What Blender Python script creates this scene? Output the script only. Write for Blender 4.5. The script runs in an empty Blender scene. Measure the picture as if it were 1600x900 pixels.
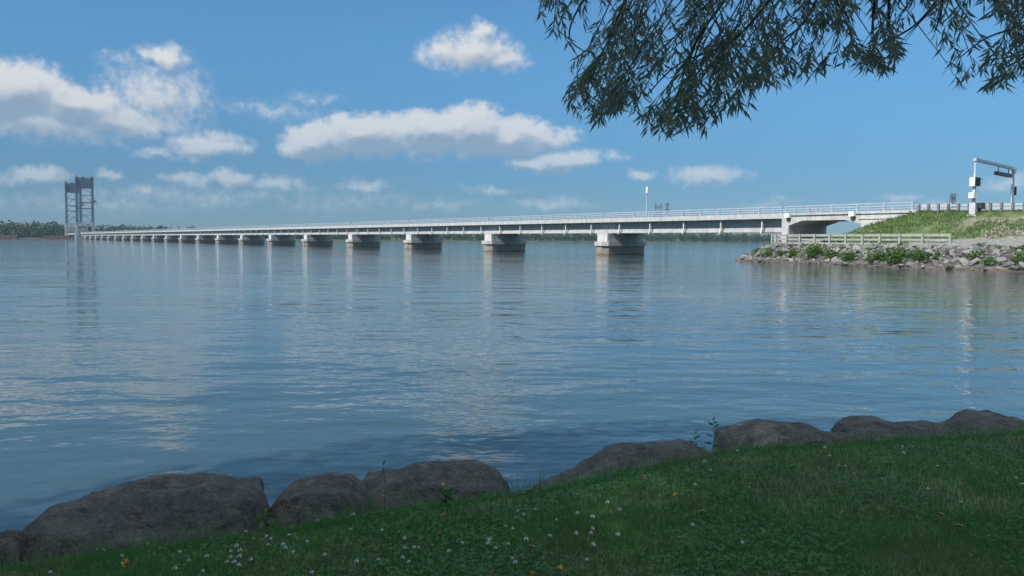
import bpy, bmesh, math, random
import numpy as np
from mathutils import Vector, Matrix, Euler, noise as mnoise
R = math.radians
random.seed(7)
rng = np.random.default_rng(7)
scene = bpy.context.scene
col = scene.collection

# ------------------------------------------------------------------ camera
F = 1300.0                      # focal length in pixels of the 1600 x 900 photograph
EYE = Vector((0, 0, 2.65))
PITCH = math.atan(75.4 / F)
ROLL = R(0.37)
cam_d = bpy.data.cameras.new('camera')
cam_d.sensor_width = 36.0
cam_d.lens = F / 1600 * 36.0
cam_d.clip_start = 0.1
cam_d.clip_end = 6000
cam = bpy.data.objects.new('camera', cam_d)
col.objects.link(cam)
fw = Vector((0, math.cos(PITCH), -math.sin(PITCH)))
rt0 = Vector((1, 0, 0))
up0 = rt0.cross(fw)
rt = rt0 * math.cos(ROLL) + up0 * math.sin(ROLL)
up = up0 * math.cos(ROLL) - rt0 * math.sin(ROLL)
M = Matrix((rt, up, -fw)).transposed().to_4x4()
M.translation = EYE
cam.matrix_world = M
scene.camera = cam


def ray(px, py):
    return (fw + rt * ((px - 800) / F) - up * ((py - 450) / F)).normalized()


def at(px, py, y):
    d = ray(px, py)
    return EYE + d * (y / d.y)


def on_z(px, py, z):
    d = ray(px, py)
    return EYE + d * ((z - EYE.z) / d.z)


def project(p):
    q = Vector(p) - EYE
    z = q.dot(fw)
    if z < 0.05:
        return None
    return (800 + F * q.dot(rt) / z, 450 - F * q.dot(up) / z)


# ------------------------------------------------------------------ sun, sky, exposure
SUN = Vector((-0.771, -0.647, 1.0)).normalized()
SUN_EL = math.asin(SUN.z)
SUN_AZ = math.atan2(SUN.x, SUN.y)
sun_d = bpy.data.lights.new('sun', 'SUN')
sun_d.energy = 4.0
sun_d.angle = R(0.5)
sun_d.color = (1.0, 0.95, 0.87)
sun_o = bpy.data.objects.new('sun', sun_d)
col.objects.link(sun_o)
sun_o.rotation_euler = (-SUN).to_track_quat('-Z', 'Y').to_euler()
sun_o.location = (-200, -200, 300)

SKY_STRENGTH = 0.064
scene.view_settings.view_transform = 'Standard'
scene.view_settings.look = 'None'
scene.view_settings.exposure = 0.56
scene.view_settings.gamma = 1.0
scene.view_settings.use_curve_mapping = False
scene.cycles.use_denoising = True
scene.cycles.max_bounces = 6
scene.cycles.diffuse_bounces = 4
scene.cycles.glossy_bounces = 3
scene.cycles.transmission_bounces = 4
scene.cycles.transparent_max_bounces = 8
scene.cycles.volume_bounces = 0
scene.cycles.caustics_reflective = False
scene.cycles.caustics_refractive = False
scene.cycles.sample_clamp_indirect = 6.0


class NT:
    """small node-tree helper"""
    def __init__(self, tree):
        self.t = tree

    def n(self, kind, **kw):
        nd = self.t.nodes.new(kind)
        for k, v in kw.items():
            setattr(nd, k, v)
        return nd

    def link(self, a, b):
        self.t.links.new(a, b)

    def put(self, sock, v):
        if isinstance(v, bpy.types.NodeSocket):
            self.t.links.new(v, sock)
        elif v is not None:
            sock.default_value = v

    def math(self, op, a, b=None, c=None, clamp=False):
        nd = self.n('ShaderNodeMath', operation=op)
        nd.use_clamp = clamp
        for i, v in enumerate((a, b, c)):
            if v is not None:
                self.put(nd.inputs[i], v)
        return nd.outputs[0]

    def vec(self, op, a, b=None, c=None, out=0):
        nd = self.n('ShaderNodeVectorMath', operation=op)
        for i, v in enumerate((a, b, c)):
            if v is not None:
                self.put(nd.inputs[i], v)
        return nd.outputs['Value'] if out == 'v' else nd.outputs[0]

    def mix(self, f, a, b, mode='MIX'):
        nd = self.n('ShaderNodeMix', data_type='RGBA', blend_type=mode)
        self.put(nd.inputs[0], f)
        self.put(nd.inputs[6], a if isinstance(a, bpy.types.NodeSocket) else (*a, 1))
        self.put(nd.inputs[7], b if isinstance(b, bpy.types.NodeSocket) else (*b, 1))
        return nd.outputs[2]

    def noise(self, vec, scale, detail=3, rough=0.55, out=0):
        nd = self.n('ShaderNodeTexNoise')
        if vec is not None:
            self.link(vec, nd.inputs['Vector'])
        nd.inputs['Scale'].default_value = scale
        nd.inputs['Detail'].default_value = detail
        nd.inputs['Roughness'].default_value = rough
        return nd.outputs[out]

    def smooth(self, v, a, b, c=0.0, d=1.0):
        nd = self.n('ShaderNodeMapRange', interpolation_type='SMOOTHSTEP')
        self.put(nd.inputs[0], v)
        for i, x in enumerate((a, b, c, d)):
            self.put(nd.inputs[i + 1], x)
        return nd.outputs[0]

    def comb(self, x, y, z):
        nd = self.n('ShaderNodeCombineXYZ')
        for i, v in enumerate((x, y, z)):
            self.put(nd.inputs[i], v)
        return nd.outputs[0]

    def sep(self, v):
        nd = self.n('ShaderNodeSeparateXYZ')
        self.put(nd.inputs[0], v)
        return nd.outputs


# clouds: (px, py, half width, half height up, half height down, weight) read off the photograph as directions in the sky
CLOUDS = [
    (500, 222, 75, 38, 34, 1.00), (575, 212, 90, 42, 46, 1.0), (670, 207, 90, 44, 50, 1.05), (735, 207, 80, 50, 48, 1.05),
    (800, 214, 85, 38, 42, 0.9), (850, 214, 60, 26, 28, 0.6),
    (835, 258, 62, 22, 18, 0.75), (880, 252, 65, 24, 22, 0.8), (955, 244, 40, 14, 14, 0.3),
    (745, 76, 75, 48, 44, 0.54), (700, 82, 62, 34, 30, 0.44), (785, 92, 60, 34, 30, 0.42), (748, 38, 26, 20, 24, 0.5),
    (20, 145, 90, 52, 70, 0.85), (115, 165, 85, 36, 48, 0.85), (-60, 150, 80, 60, 70, 0.9), (170, 185, 150, 30, 34, 0.58), (245, 150, 100, 70, 58, 0.40),
    (252, 85, 42, 26, 26, 0.55), (60, 198, 150, 26, 32, 0.55),
    (320, 228, 75, 26, 22, 0.58), (235, 236, 50, 14, 14, 0.36),
    (55, 280, 66, 18, 16, 0.48), (173, 271, 24, 11, 11, 0.34), (222, 297, 30, 11, 10, 0.42),
    (300, 276, 50, 16, 22, 0.40), (365, 276, 46, 15, 22, 0.48), (435, 284, 60, 17, 20, 0.44), (565, 290, 60, 14, 16, 0.36),
    (330, 306, 260, 26, 26, 0.24), (150, 316, 220, 24, 26, 0.22), (560, 312, 220, 22, 24, 0.18),
    (1110, 276, 76, 20, 18, 0.56), (1002, 274, 30, 13, 12, 0.54),
    (770, 298, 60, 11, 12, 0.30), (860, 316, 90, 13, 13, 0.36), (700, 318, 90, 11, 12, 0.26), (1200, 318, 60, 10, 10, 0.26),
    (1410, 308, 30, 11, 10, 0.38), (1470, 320, 44, 11, 10, 0.30), (1590, 285, 50, 22, 18, 0.36), (1560, 322, 50, 12, 10, 0.26),
    (430, 172, 110, 20, 22, 0.20), (490, 150, 70, 16, 14, 0.17), (180, 88, 40, 14, 14, 0.18),
]

world = bpy.data.worlds.new('World')
scene.world = world
world.use_nodes = True
wt = world.node_tree
wt.nodes.clear()
W = NT(wt)
w_out = W.n('ShaderNodeOutputWorld')
w_bg = W.n('ShaderNodeBackground')
sky = W.n('ShaderNodeTexSky', sky_type='NISHITA')
sky.sun_disc = False
sky.sun_elevation = SUN_EL
sky.sun_rotation = SUN_AZ
sky.altitude = 50
sky.air_density = 1.0
sky.dust_density = 0.0
sky.ozone_density = 5.0
tc = W.n('ShaderNodeTexCoord')
dirv = W.vec('NORMALIZE', tc.outputs['Generated'])
dx, dy, dz = W.sep(dirv)
az = W.math('ARCTAN2', dx, dy)
el = W.math('ARCSINE', dz)
P0v = W.comb(az, el, 0.0)
WARP_A = W.noise(P0v, 9.0, 4, 0.6, out=1)
WARP_B = W.noise(P0v, 34.0, 5, 0.62, out=1)


def cloud_density(P):
    a = W.vec('SUBTRACT', W.noise(P, 13.0, 3, 0.6, out=1), (0.5, 0.5, 0.5))
    P1 = W.vec('MULTIPLY_ADD', a, (0.06, 0.03, 0.0), P)
    b = W.vec('SUBTRACT', W.noise(P, 46.0, 5, 0.62, out=1), (0.5, 0.5, 0.5))
    P1 = W.vec('MULTIPLY_ADD', b, (0.027, 0.020, 0.0), P1)
    total = None
    for (cx, cy, rx, ru, rd, w) in CLOUDS:
        d = ray(cx, cy)
        a0, e0 = math.atan2(d.x, d.y), math.asin(d.z)
        kx, ku, kd = F / rx, F / ru, ru / rd
        q = W.vec('MULTIPLY_ADD', P1, (kx, ku, 0.0), (-a0 * kx, -e0 * ku, 0.0))
        m = W.vec('MULTIPLY', q, (1.0, -kd, 0.0))
        q = W.vec('MAXIMUM', W.vec('ABSOLUTE', W.vec('MULTIPLY', q, (1.0, 0.0, 0.0))), W.vec('MAXIMUM', q, m))
        ln = W.vec('LENGTH', q, out='v')
        f = W.math('MULTIPLY', W.math('SUBTRACT', 1.0, ln), w)
        total = f if total is None else W.math('SMOOTH_MAX', total, f, 0.12)
    # cumulus added over the unseen rest of the sky, thickened overhead for more ambient light
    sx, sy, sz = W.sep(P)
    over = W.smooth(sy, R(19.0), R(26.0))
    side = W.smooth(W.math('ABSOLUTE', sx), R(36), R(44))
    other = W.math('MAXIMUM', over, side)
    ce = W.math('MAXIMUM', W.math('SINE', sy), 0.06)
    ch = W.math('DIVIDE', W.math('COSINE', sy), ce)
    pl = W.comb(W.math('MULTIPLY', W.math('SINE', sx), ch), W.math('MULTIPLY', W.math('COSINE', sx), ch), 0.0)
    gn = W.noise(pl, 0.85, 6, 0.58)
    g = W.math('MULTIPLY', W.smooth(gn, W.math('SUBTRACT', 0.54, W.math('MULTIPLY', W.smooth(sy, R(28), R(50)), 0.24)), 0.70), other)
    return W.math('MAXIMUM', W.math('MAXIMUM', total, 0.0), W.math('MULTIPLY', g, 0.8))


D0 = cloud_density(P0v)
Pshift = W.vec('ADD', P0v, (-0.008, 0.017, 0.0))
D1 = cloud_density(Pshift)
puff = W.math('SUBTRACT', W.noise(P0v, 95.0, 5, 0.6), 0.5)
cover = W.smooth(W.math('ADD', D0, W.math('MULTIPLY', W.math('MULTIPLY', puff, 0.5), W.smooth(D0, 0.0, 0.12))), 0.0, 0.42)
D2 = cloud_density(W.vec('ADD', P0v, (-0.003, 0.007, 0.0)))
relief = W.math('MULTIPLY', W.math('SUBTRACT', D2, D0), 1.6)
lump = W.math('MULTIPLY', W.math('SUBTRACT', W.noise(P0v, 55.0, 4, 0.6), 0.5), 0.35)
shade = W.smooth(W.math('ADD', W.math('ADD', D1, relief), lump), -0.12, 0.95)
cl = W.mix(shade, (0.50, 0.51, 0.515), (0.20, 0.26, 0.33))
tint = W.mix(W.smooth(el, R(-1.0), R(16.0)), (0.245, 0.41, 0.62), (0.72, 1.15, 1.26))
skyc = W.vec('MULTIPLY', W.vec('MULTIPLY', sky.outputs[0], tint), (SKY_STRENGTH,) * 3)
# far cloud pales into the horizon air
thin = W.smooth(el, R(0.5), R(11.0), 0.34, 0.93)
cfac = W.math('MULTIPLY', cover, thin)
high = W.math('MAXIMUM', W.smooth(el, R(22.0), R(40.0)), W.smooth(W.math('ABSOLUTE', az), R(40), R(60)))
cl = W.vec('MULTIPLY', cl, W.vec('ADD', (1.0, 1.0, 1.0), W.vec('MULTIPLY', (1.4, 1.4, 1.4), W.comb(high, high, high))))  # unseen clouds overhead and off to the sides brightened to add fill light
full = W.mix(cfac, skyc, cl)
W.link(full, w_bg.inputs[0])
w_bg.inputs[1].default_value = 1.0
W.link(w_bg.outputs[0], w_out.inputs[0])
world.cycles.sampling_method = 'MANUAL'
world.cycles.sample_map_resolution = 512


# ------------------------------------------------------------------ materials
def new_mat(name):
    m = bpy.data.materials.new(name)
    m.use_nodes = True
    t = NT(m.node_tree)
    b = m.node_tree.nodes['Principled BSDF']
    return m, t, b


def pos(t):
    return t.n('ShaderNodeNewGeometry').outputs['Position']


def simple(name, colr, rough=0.6, var=0.15, scale=3.0, metallic=0.0, bump=0.0, bscale=20.0, dirt=None, dscale=0.6):
    m, t, b = new_mat(name)
    p = t.n('ShaderNodeTexCoord').outputs['Object']
    nz = t.noise(p, scale, 5, 0.6)
    c = t.mix(t.smooth(nz, 0.3, 0.7), tuple(x * (1 - var) for x in colr), tuple(min(1, x * (1 + var)) for x in colr))
    if dirt:
        c = t.mix(t.smooth(t.noise(p, dscale, 5, 0.65), 0.48, 0.68, 0.0, 0.75), c, dirt)
    t.link(c, b.inputs['Base Color'])
    b.inputs['Roughness'].default_value = rough
    b.inputs['Metallic'].default_value = metallic
    if bump:
        bp = t.n('ShaderNodeBump')
        bp.inputs['Strength'].default_value = bump
        bp.inputs['Distance'].default_value = 0.02
        t.link(t.noise(p, bscale, 5, 0.6), bp.inputs['Height'])
        t.link(bp.outputs[0], b.inputs['Normal'])
    return m


def concrete(name, colr, stain, streak=0.5):
    m, t, b = new_mat(name)
    p = t.n('ShaderNodeTexCoord').outputs['Object']
    c = t.mix(t.smooth(t.noise(p, 0.8, 6, 0.65), 0.3, 0.7), tuple(x * 0.82 for x in colr), tuple(x * 1.12 for x in colr))
    st = t.noise(t.vec('MULTIPLY', p, (1.6, 1.6, 0.18)), 1.0, 5, 0.6)
    c = t.mix(t.smooth(st, 0.52, 0.72, 0.0, streak), c, stain)
    t.link(c, b.inputs['Base Color'])
    b.inputs['Roughness'].default_value = 0.85
    return m


def leaf_mat(name, ca, cb, cc, trans=0.25, scale=2.0):
    m, t, b = new_mat(name)
    g = t.n('ShaderNodeNewGeometry')
    rnd = g.outputs['Random Per Island']
    c = t.mix(rnd, ca, cb)
    c = t.mix(t.smooth(t.noise(g.outputs['Position'], scale, 3, 0.6), 0.42, 0.66, 0.0, 0.8), c, cc)
    t.link(c, b.inputs['Base Color'])
    b.inputs['Roughness'].default_value = 0.55
    b.inputs['Specular IOR Level'].default_value = 0.25
    tr = t.n('ShaderNodeBsdfTranslucent')
    t.link(c, tr.inputs[0])
    mx = t.n('ShaderNodeMixShader')
    mx.inputs[0].default_value = trans
    t.link(b.outputs[0], mx.inputs[1])
    t.link(tr.outputs[0], mx.inputs[2])
    t.link(mx.outputs[0], m.node_tree.nodes['Material Output'].inputs[0])
    return m


MAT = {}
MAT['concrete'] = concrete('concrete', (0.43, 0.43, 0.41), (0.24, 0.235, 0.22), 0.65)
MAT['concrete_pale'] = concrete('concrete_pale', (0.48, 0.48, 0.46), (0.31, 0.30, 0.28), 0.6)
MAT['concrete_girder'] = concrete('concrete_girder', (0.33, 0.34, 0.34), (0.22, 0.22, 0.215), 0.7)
MAT['concrete_dull'] = concrete('concrete_dull', (0.27, 0.28, 0.28), (0.17, 0.17, 0.165), 0.6)
MAT['asphalt'] = simple('asphalt', (0.06, 0.06, 0.06), 0.9, 0.2, 2.0)
MAT['rail_metal'] = simple('rail_metal', (0.44, 0.49, 0.55), 0.45, 0.1, 2.0, metallic=0.35)
MAT['white_paint'] = simple('white_paint', (0.80, 0.80, 0.78), 0.5, 0.04, 4.0)
MAT['grey_paint'] = simple('grey_paint', (0.42, 0.44, 0.46), 0.5, 0.1, 3.0)
MAT['dark_metal'] = simple('dark_metal', (0.035, 0.035, 0.04), 0.5, 0.2, 4.0)
MAT['steel_blue'] = simple('steel_blue', (0.13, 0.16, 0.18), 0.6, 0.25, 0.3)
MAT['steel_dark'] = simple('steel_dark', (0.07, 0.10, 0.125), 0.6, 0.25, 0.3)
MAT['galvanised'] = simple('galvanised', (0.58, 0.60, 0.62), 0.5, 0.12, 3.0, metallic=0.3)
MAT['pylon_steel'] = simple('pylon_steel', (0.12, 0.13, 0.14), 0.6, 0.1, 1.0)
MAT['guard_wood'] = simple('guard_wood', (0.17, 0.14, 0.115), 0.9, 0.3, 4.0, bump=0.4)
MAT['fence_paint'] = simple('fence_paint', (0.29, 0.31, 0.27), 0.8, 0.2, 3.0)
MAT['rust_timber'] = simple('rust_timber', (0.10, 0.06, 0.045), 0.9, 0.35, 0.4)
MAT['bark'] = simple('bark', (0.07, 0.055, 0.04), 0.95, 0.4, 6.0, bump=0.8)
MAT['twig'] = simple('twig', (0.035, 0.04, 0.03), 0.9, 0.3, 10.0)

# pier bases: tan concrete, darker and browner at the waterline
m, t, b = new_mat('pier_base')
g = t.n('ShaderNodeNewGeometry').outputs['Position']
px_, py_, pz_ = t.sep(g)
c = t.mix(t.smooth(t.noise(g, 0.9, 6, 0.65), 0.3, 0.7), (0.21, 0.18, 0.135), (0.31, 0.28, 0.235))
c = t.mix(t.smooth(pz_, 0.0, 0.40, 0.8, 0.0), c, (0.09, 0.075, 0.05))
t.link(c, b.inputs['Base Color'])
b.inputs['Roughness'].default_value = 0.9
MAT['pier_base'] = m

# boulders beside the lawn
m, t, b = new_mat('boulder')
p = t.n('ShaderNodeTexCoord').outputs['Object']
n1 = t.noise(p, 2.2, 7, 0.68)
c = t.mix(t.smooth(n1, 0.35, 0.65), (0.030, 0.031, 0.026), (0.105, 0.102, 0.082))
c = t.mix(t.smooth(t.noise(p, 7.0, 5, 0.7), 0.52, 0.66, 0.0, 0.75), c, (0.045, 0.043, 0.045))
c = t.mix(t.smooth(t.noise(p, 4.1, 6, 0.7), 0.56, 0.66, 0.0, 0.8), c, (0.15, 0.155, 0.125))
c = t.mix(t.smooth(t.noise(p, 38.0, 4, 0.7), 0.45, 0.65, 0.0, 0.45), c, (0.18, 0.18, 0.165))
c = t.mix(t.smooth(t.noise(t.vec('MULTIPLY', p, (1.0, 1.0, 3.0)), 5.0, 6, 0.75), 0.60, 0.66, 0.0, 0.7), c, (0.02, 0.02, 0.02))
t.link(c, b.inputs['Base Color'])
b.inputs['Roughness'].default_value = 0.8
bp = t.n('ShaderNodeBump')
bp.inputs['Strength'].default_value = 0.9
bp.inputs['Distance'].default_value = 0.07
t.link(t.math('ADD', t.noise(p, 9.0, 8, 0.68), t.math('MULTIPLY', t.noise(p, 45.0, 5, 0.7), 0.5)), bp.inputs['Height'])
t.link(bp.outputs[0], b.inputs['Normal'])
MAT['boulder'] = m

# riprap stone: one grey per stone, brown stain at the waterline
m, t, b = new_mat('riprap')
oi = t.n('ShaderNodeObjectInfo')
g = t.n('ShaderNodeNewGeometry')
px_, py_, pz_ = t.sep(g.outputs['Position'])
r_ = t.math('FRACT', t.math('ADD', oi.outputs['Random'], g.outputs['Random Per Island']))
c = t.mix(r_, (0.085, 0.09, 0.092), (0.245, 0.245, 0.235))
c = t.mix(t.smooth(t.noise(g.outputs['Position'], 2.5, 5, 0.65), 0.4, 0.7, 0.0, 0.6), c, (0.14, 0.125, 0.105))
c = t.mix(t.smooth(pz_, 0.05, 0.4, 0.9, 0.0), c, (0.085, 0.055, 0.035))
t.link(c, b.inputs['Base Color'])
b.inputs['Roughness'].default_value = 0.9
bp = t.n('ShaderNodeBump')
bp.inputs['Strength'].default_value = 0.6
bp.inputs['Distance'].default_value = 0.06
t.link(t.noise(g.outputs['Position'], 5.0, 5, 0.65), bp.inputs['Height'])
t.link(bp.outputs[0], b.inputs['Normal'])
MAT['riprap'] = m

MAT['grass_blade'] = leaf_mat('grass_blade', (0.055, 0.17, 0.045), (0.095, 0.23, 0.06), (0.11, 0.19, 0.065), 0.5, 1.1)
MAT['clover'] = leaf_mat('clover', (0.055, 0.17, 0.055), (0.08, 0.21, 0.07), (0.10, 0.21, 0.06), 0.45, 1.0)
MAT['bank_grass'] = leaf_mat('bank_grass', (0.050, 0.115, 0.022), (0.085, 0.155, 0.035), (0.10, 0.135, 0.045), 0.2, 0.35)
MAT['bush_leaf'] = leaf_mat('bush_leaf', (0.04, 0.10, 0.02), (0.085, 0.16, 0.035), (0.06, 0.12, 0.025), 0.25, 1.5)
MAT['far_leaf'] = leaf_mat('far_leaf', (0.028, 0.060, 0.020), (0.055, 0.10, 0.032), (0.04, 0.08, 0.028), 0.15, 0.03)
MAT['pale_leaf'] = leaf_mat('pale_leaf', (0.07, 0.11, 0.05), (0.10, 0.14, 0.07), (0.08, 0.12, 0.05), 0.15, 0.05)
MAT['willow_leaf'] = leaf_mat('willow_leaf', (0.12, 0.165, 0.12), (0.16, 0.20, 0.14), (0.14, 0.185, 0.15), 0.68, 1.5)
MAT['weed_leaf'] = leaf_mat('weed_leaf', (0.045, 0.12, 0.03), (0.07, 0.16, 0.04), (0.06, 0.13, 0.03), 0.25, 3.0)
MAT['petal_white'] = simple('petal_white', (0.62, 0.60, 0.55), 0.7, 0.12, 90.0)
MAT['petal_yellow'] = simple('petal_yellow', (0.70, 0.42, 0.02), 0.7, 0.12, 60.0)
MAT['dead_leaf'] = simple('dead_leaf', (0.42, 0.30, 0.20), 0.8, 0.4, 20.0)

# soil under the lawn
m, t, b = new_mat('soil')
g = t.n('ShaderNodeNewGeometry').outputs['Position']
c = t.mix(t.smooth(t.noise(g, 5.0, 6, 0.65), 0.35, 0.65), (0.06, 0.09, 0.035), (0.10, 0.12, 0.05))
t.link(c, b.inputs['Base Color'])
b.inputs['Roughness'].default_value = 0.95
MAT['soil'] = m

# land at the bridge end: gravel, grass slope and stony scree by slope zone
def terrain_mat():
    m, t, b = new_mat('bank_ground')
    g = t.n('ShaderNodeNewGeometry').outputs['Position']
    at_ = t.n('ShaderNodeAttribute', attribute_name='zone')
    zr, zg, zb = t.sep(at_.outputs['Vector'])
    gravel = t.mix(t.smooth(t.noise(g, 3.0, 6, 0.7), 0.35, 0.65), (0.13, 0.13, 0.125), (0.25, 0.24, 0.225))
    grass = t.mix(t.smooth(t.noise(g, 0.9, 5, 0.6), 0.35, 0.65), (0.045, 0.085, 0.02), (0.085, 0.12, 0.035))
    scree = t.mix(t.smooth(t.noise(g, 2.2, 6, 0.7), 0.42, 0.6), (0.10, 0.09, 0.06), (0.26, 0.24, 0.195))
    bare = t.smooth(t.math('ADD', t.math('MULTIPLY', t.noise(g, 0.32, 4, 0.6), 1.0), t.math('MULTIPLY', zb, 0.36)), 0.61, 0.87)
    slope = t.mix(bare, grass, scree)
    c = t.mix(zr, gravel, slope)
    px_, py_, pz_ = t.sep(g)
    rub = t.mix(t.smooth(t.noise(g, 2.5, 5, 0.6), 0.4, 0.6), (0.05, 0.045, 0.04), (0.11, 0.10, 0.09))
    c = t.mix(zg, c, rub)
    t.link(c, b.inputs['Base Color'])
    b.inputs['Roughness'].default_value = 0.95
    bp = t.n('ShaderNodeBump')
    bp.inputs['Strength'].default_value = 0.8
    bp.inputs['Distance'].default_value = 0.15
    t.link(t.noise(g, 2.5, 6, 0.7), bp.inputs['Height'])
    t.link(bp.outputs[0], b.inputs['Normal'])
    return m


MAT['bank_ground'] = terrain_mat()
MAT['far_land'] = simple('far_land', (0.045, 0.062, 0.025), 0.95, 0.3, 0.02)
MAT['lake_bed'] = simple('lake_bed', (0.10, 0.09, 0.06), 0.95, 0.3, 0.5)

# water: real slopes of a rippled height field
m, t, b = new_mat('water')
g = t.n('ShaderNodeNewGeometry').outputs['Position']
g = t.vec('MULTIPLY', g, (1.0, 1.0, 0.0))
patch = t.smooth(t.noise(t.vec('MULTIPLY', g, (0.35, 1.0, 1.0)), 0.055, 4, 0.6), 0.36, 0.66, 0.50, 1.75)


def wave_height(P):
    q1 = t.vec('MULTIPLY', P, (0.55, 1.0, 0.0))
    h = t.math('MULTIPLY', t.noise(q1, 0.55, 2, 0.5), 0.082)
    h = t.math('ADD', h, t.math('MULTIPLY', t.noise(t.vec('MULTIPLY', P, (0.75, 1.0, 0.0)), 1.9, 2, 0.5), 0.023))
    h = t.math('ADD', h, t.math('MULTIPLY', t.noise(P, 6.0, 1, 0.5), 0.0048))
    return h


EPS = 0.03
h0 = wave_height(g)
hx = wave_height(t.vec('ADD', g, (EPS, 0, 0)))
hy = wave_height(t.vec('ADD', g, (0, EPS, 0)))
sxn = t.math('MULTIPLY', t.math('MULTIPLY', t.math('SUBTRACT', h0, hx), 1 / EPS), patch)
syn = t.math('MULTIPLY', t.math('MULTIPLY', t.math('SUBTRACT', h0, hy), 1 / EPS), patch)
nrm = t.vec('NORMALIZE', t.comb(sxn, syn, 1.0))
t.link(nrm, b.inputs['Normal'])
b.inputs['Base Color'].default_value = (0.034, 0.060, 0.066, 1)
b.inputs['Roughness'].default_value = 0.05
b.inputs['IOR'].default_value = 1.333
MAT['water'] = m


# ------------------------------------------------------------------ mesh helpers
class MB:
    def __init__(self):
        self.v, self.f = [], []

    def add(self, vs, fs):
        o = len(self.v)
        self.v.extend([tuple(x) for x in vs])
        self.f.extend([tuple(i + o for i in f) for f in fs])

    def box(self, lo, hi):
        x0, y0, z0 = lo
        x1, y1, z1 = hi
        self.add([(x0, y0, z0), (x1, y0, z0), (x1, y1, z0), (x0, y1, z0), (x0, y0, z1), (x1, y0, z1), (x1, y1, z1), (x0, y1, z1)],
                 [(0, 3, 2, 1), (4, 5, 6, 7), (0, 1, 5, 4), (1, 2, 6, 5), (2, 3, 7, 6), (3, 0, 4, 7)])

    def beam(self, p, q, w, h=None):
        h = h or w
        p, q = Vector(p), Vector(q)
        d = (q - p).normalized()
        upv = Vector((0, 0, 1)) if abs(d.z) < 0.95 else Vector((1, 0, 0))
        s = d.cross(upv).normalized() * (w / 2)
        u = s.cross(d).normalized() * (h / 2)
        vs = [p - s - u, p + s - u, p + s + u, p - s + u, q - s - u, q + s - u, q + s + u, q - s + u]
        self.add(vs, [(0, 1, 2, 3), (7, 6, 5, 4), (0, 4, 5, 1), (1, 5, 6, 2), (2, 6, 7, 3), (3, 7, 4, 0)])

    def tube(self, pts, radii, n=8, caps=True):
        pts = [Vector(p) for p in pts]
        if not hasattr(radii, '__len__'):
            radii = [radii] * len(pts)
        vs, fs = [], []
        for i, p in enumerate(pts):
            a = pts[max(0, i - 1)]
            c = pts[min(len(pts) - 1, i + 1)]
            d = (c - a).normalized()
            ref = Vector((0, 0, 1)) if abs(d.z) < 0.9 else Vector((1, 0, 0))
            s = d.cross(ref).normalized()
            u = s.cross(d)
            for k in range(n):
                ang = 2 * math.pi * k / n
                vs.append(p + (s * math.cos(ang) + u * math.sin(ang)) * radii[i])
        for i in range(len(pts) - 1):
            for k in range(n):
                k2 = (k + 1) % n
                fs.append((i * n + k, i * n + k2, (i + 1) * n + k2, (i + 1) * n + k))
        if caps:
            fs.append(tuple(range(n - 1, -1, -1)))
            o = (len(pts) - 1) * n
            fs.append(tuple(o + k for k in range(n)))
        self.add(vs, fs)

    def prism_x(self, poly, x0, x1):
        """poly in (y, z), extruded along x"""
        n = len(poly)
        vs = [(x0, y, z) for y, z in poly] + [(x1, y, z) for y, z in poly]
        fs = [tuple(range(n)), tuple(range(2 * n - 1, n - 1, -1))]
        fs += [(i, n + i, n + (i + 1) % n, (i + 1) % n) for i in range(n)]
        self.add(vs, fs)

    def prism_y(self, poly, y0, y1):
        n = len(poly)
        vs = [(x, y0, z) for x, z in poly] + [(x, y1, z) for x, z in poly]
        fs = [tuple(range(n)), tuple(range(2 * n - 1, n - 1, -1))]
        fs += [(i, n + i, n + (i + 1) % n, (i + 1) % n) for i in range(n)]
        self.add(vs, fs)

    def prism_z(self, poly, z0, z1):
        n = len(poly)
        vs = [(x, y, z0) for x, y in poly] + [(x, y, z1) for x, y in poly]
        fs = [tuple(range(n - 1, -1, -1)), tuple(range(n, 2 * n))]
        fs += [(i, (i + 1) % n, n + (i + 1) % n, n + i) for i in range(n)]
        self.add(vs, fs)

    def mesh(self, name, mat, smooth=False, bevel=False):
        me = bpy.data.meshes.new(name)
        me.from_pydata(self.v, [], self.f)
        bm = bmesh.new()
        bm.from_mesh(me)
        bmesh.ops.recalc_face_normals(bm, faces=bm.faces)
        bm.to_mesh(me)
        bm.free()
        me.materials.append(MAT[mat])
        if smooth:
            me.shade_smooth()
        return me

    def build(self, name, mat, parent=None, smooth=False, loc=None):
        return link(name, self.mesh(name, mat, smooth), parent, loc)


def link(name, me, parent=None, loc=None, rot=None, scale=None):
    o = bpy.data.objects.new(name, me)
    col.objects.link(o)
    if parent:
        o.parent = parent
    if loc is not None:
        o.location = loc
    if rot is not None:
        o.rotation_euler = rot
    if scale is not None:
        o.scale = scale
    return o


def tag(o, label=None, cat=None, group=None, kind=None):
    if label:
        o['label'] = label
    if cat:
        o['category'] = cat
    if group:
        o['group'] = group
    if kind:
        o['kind'] = kind
    return o


def empty(name, loc=(0, 0, 0), rz=0.0, label=None, cat=None, group=None):
    o = bpy.data.objects.new(name, None)
    col.objects.link(o)
    o.location = loc
    o.rotation_euler = (0, 0, rz)
    o.empty_display_size = 0.2
    return tag(o, label, cat, group)


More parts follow.
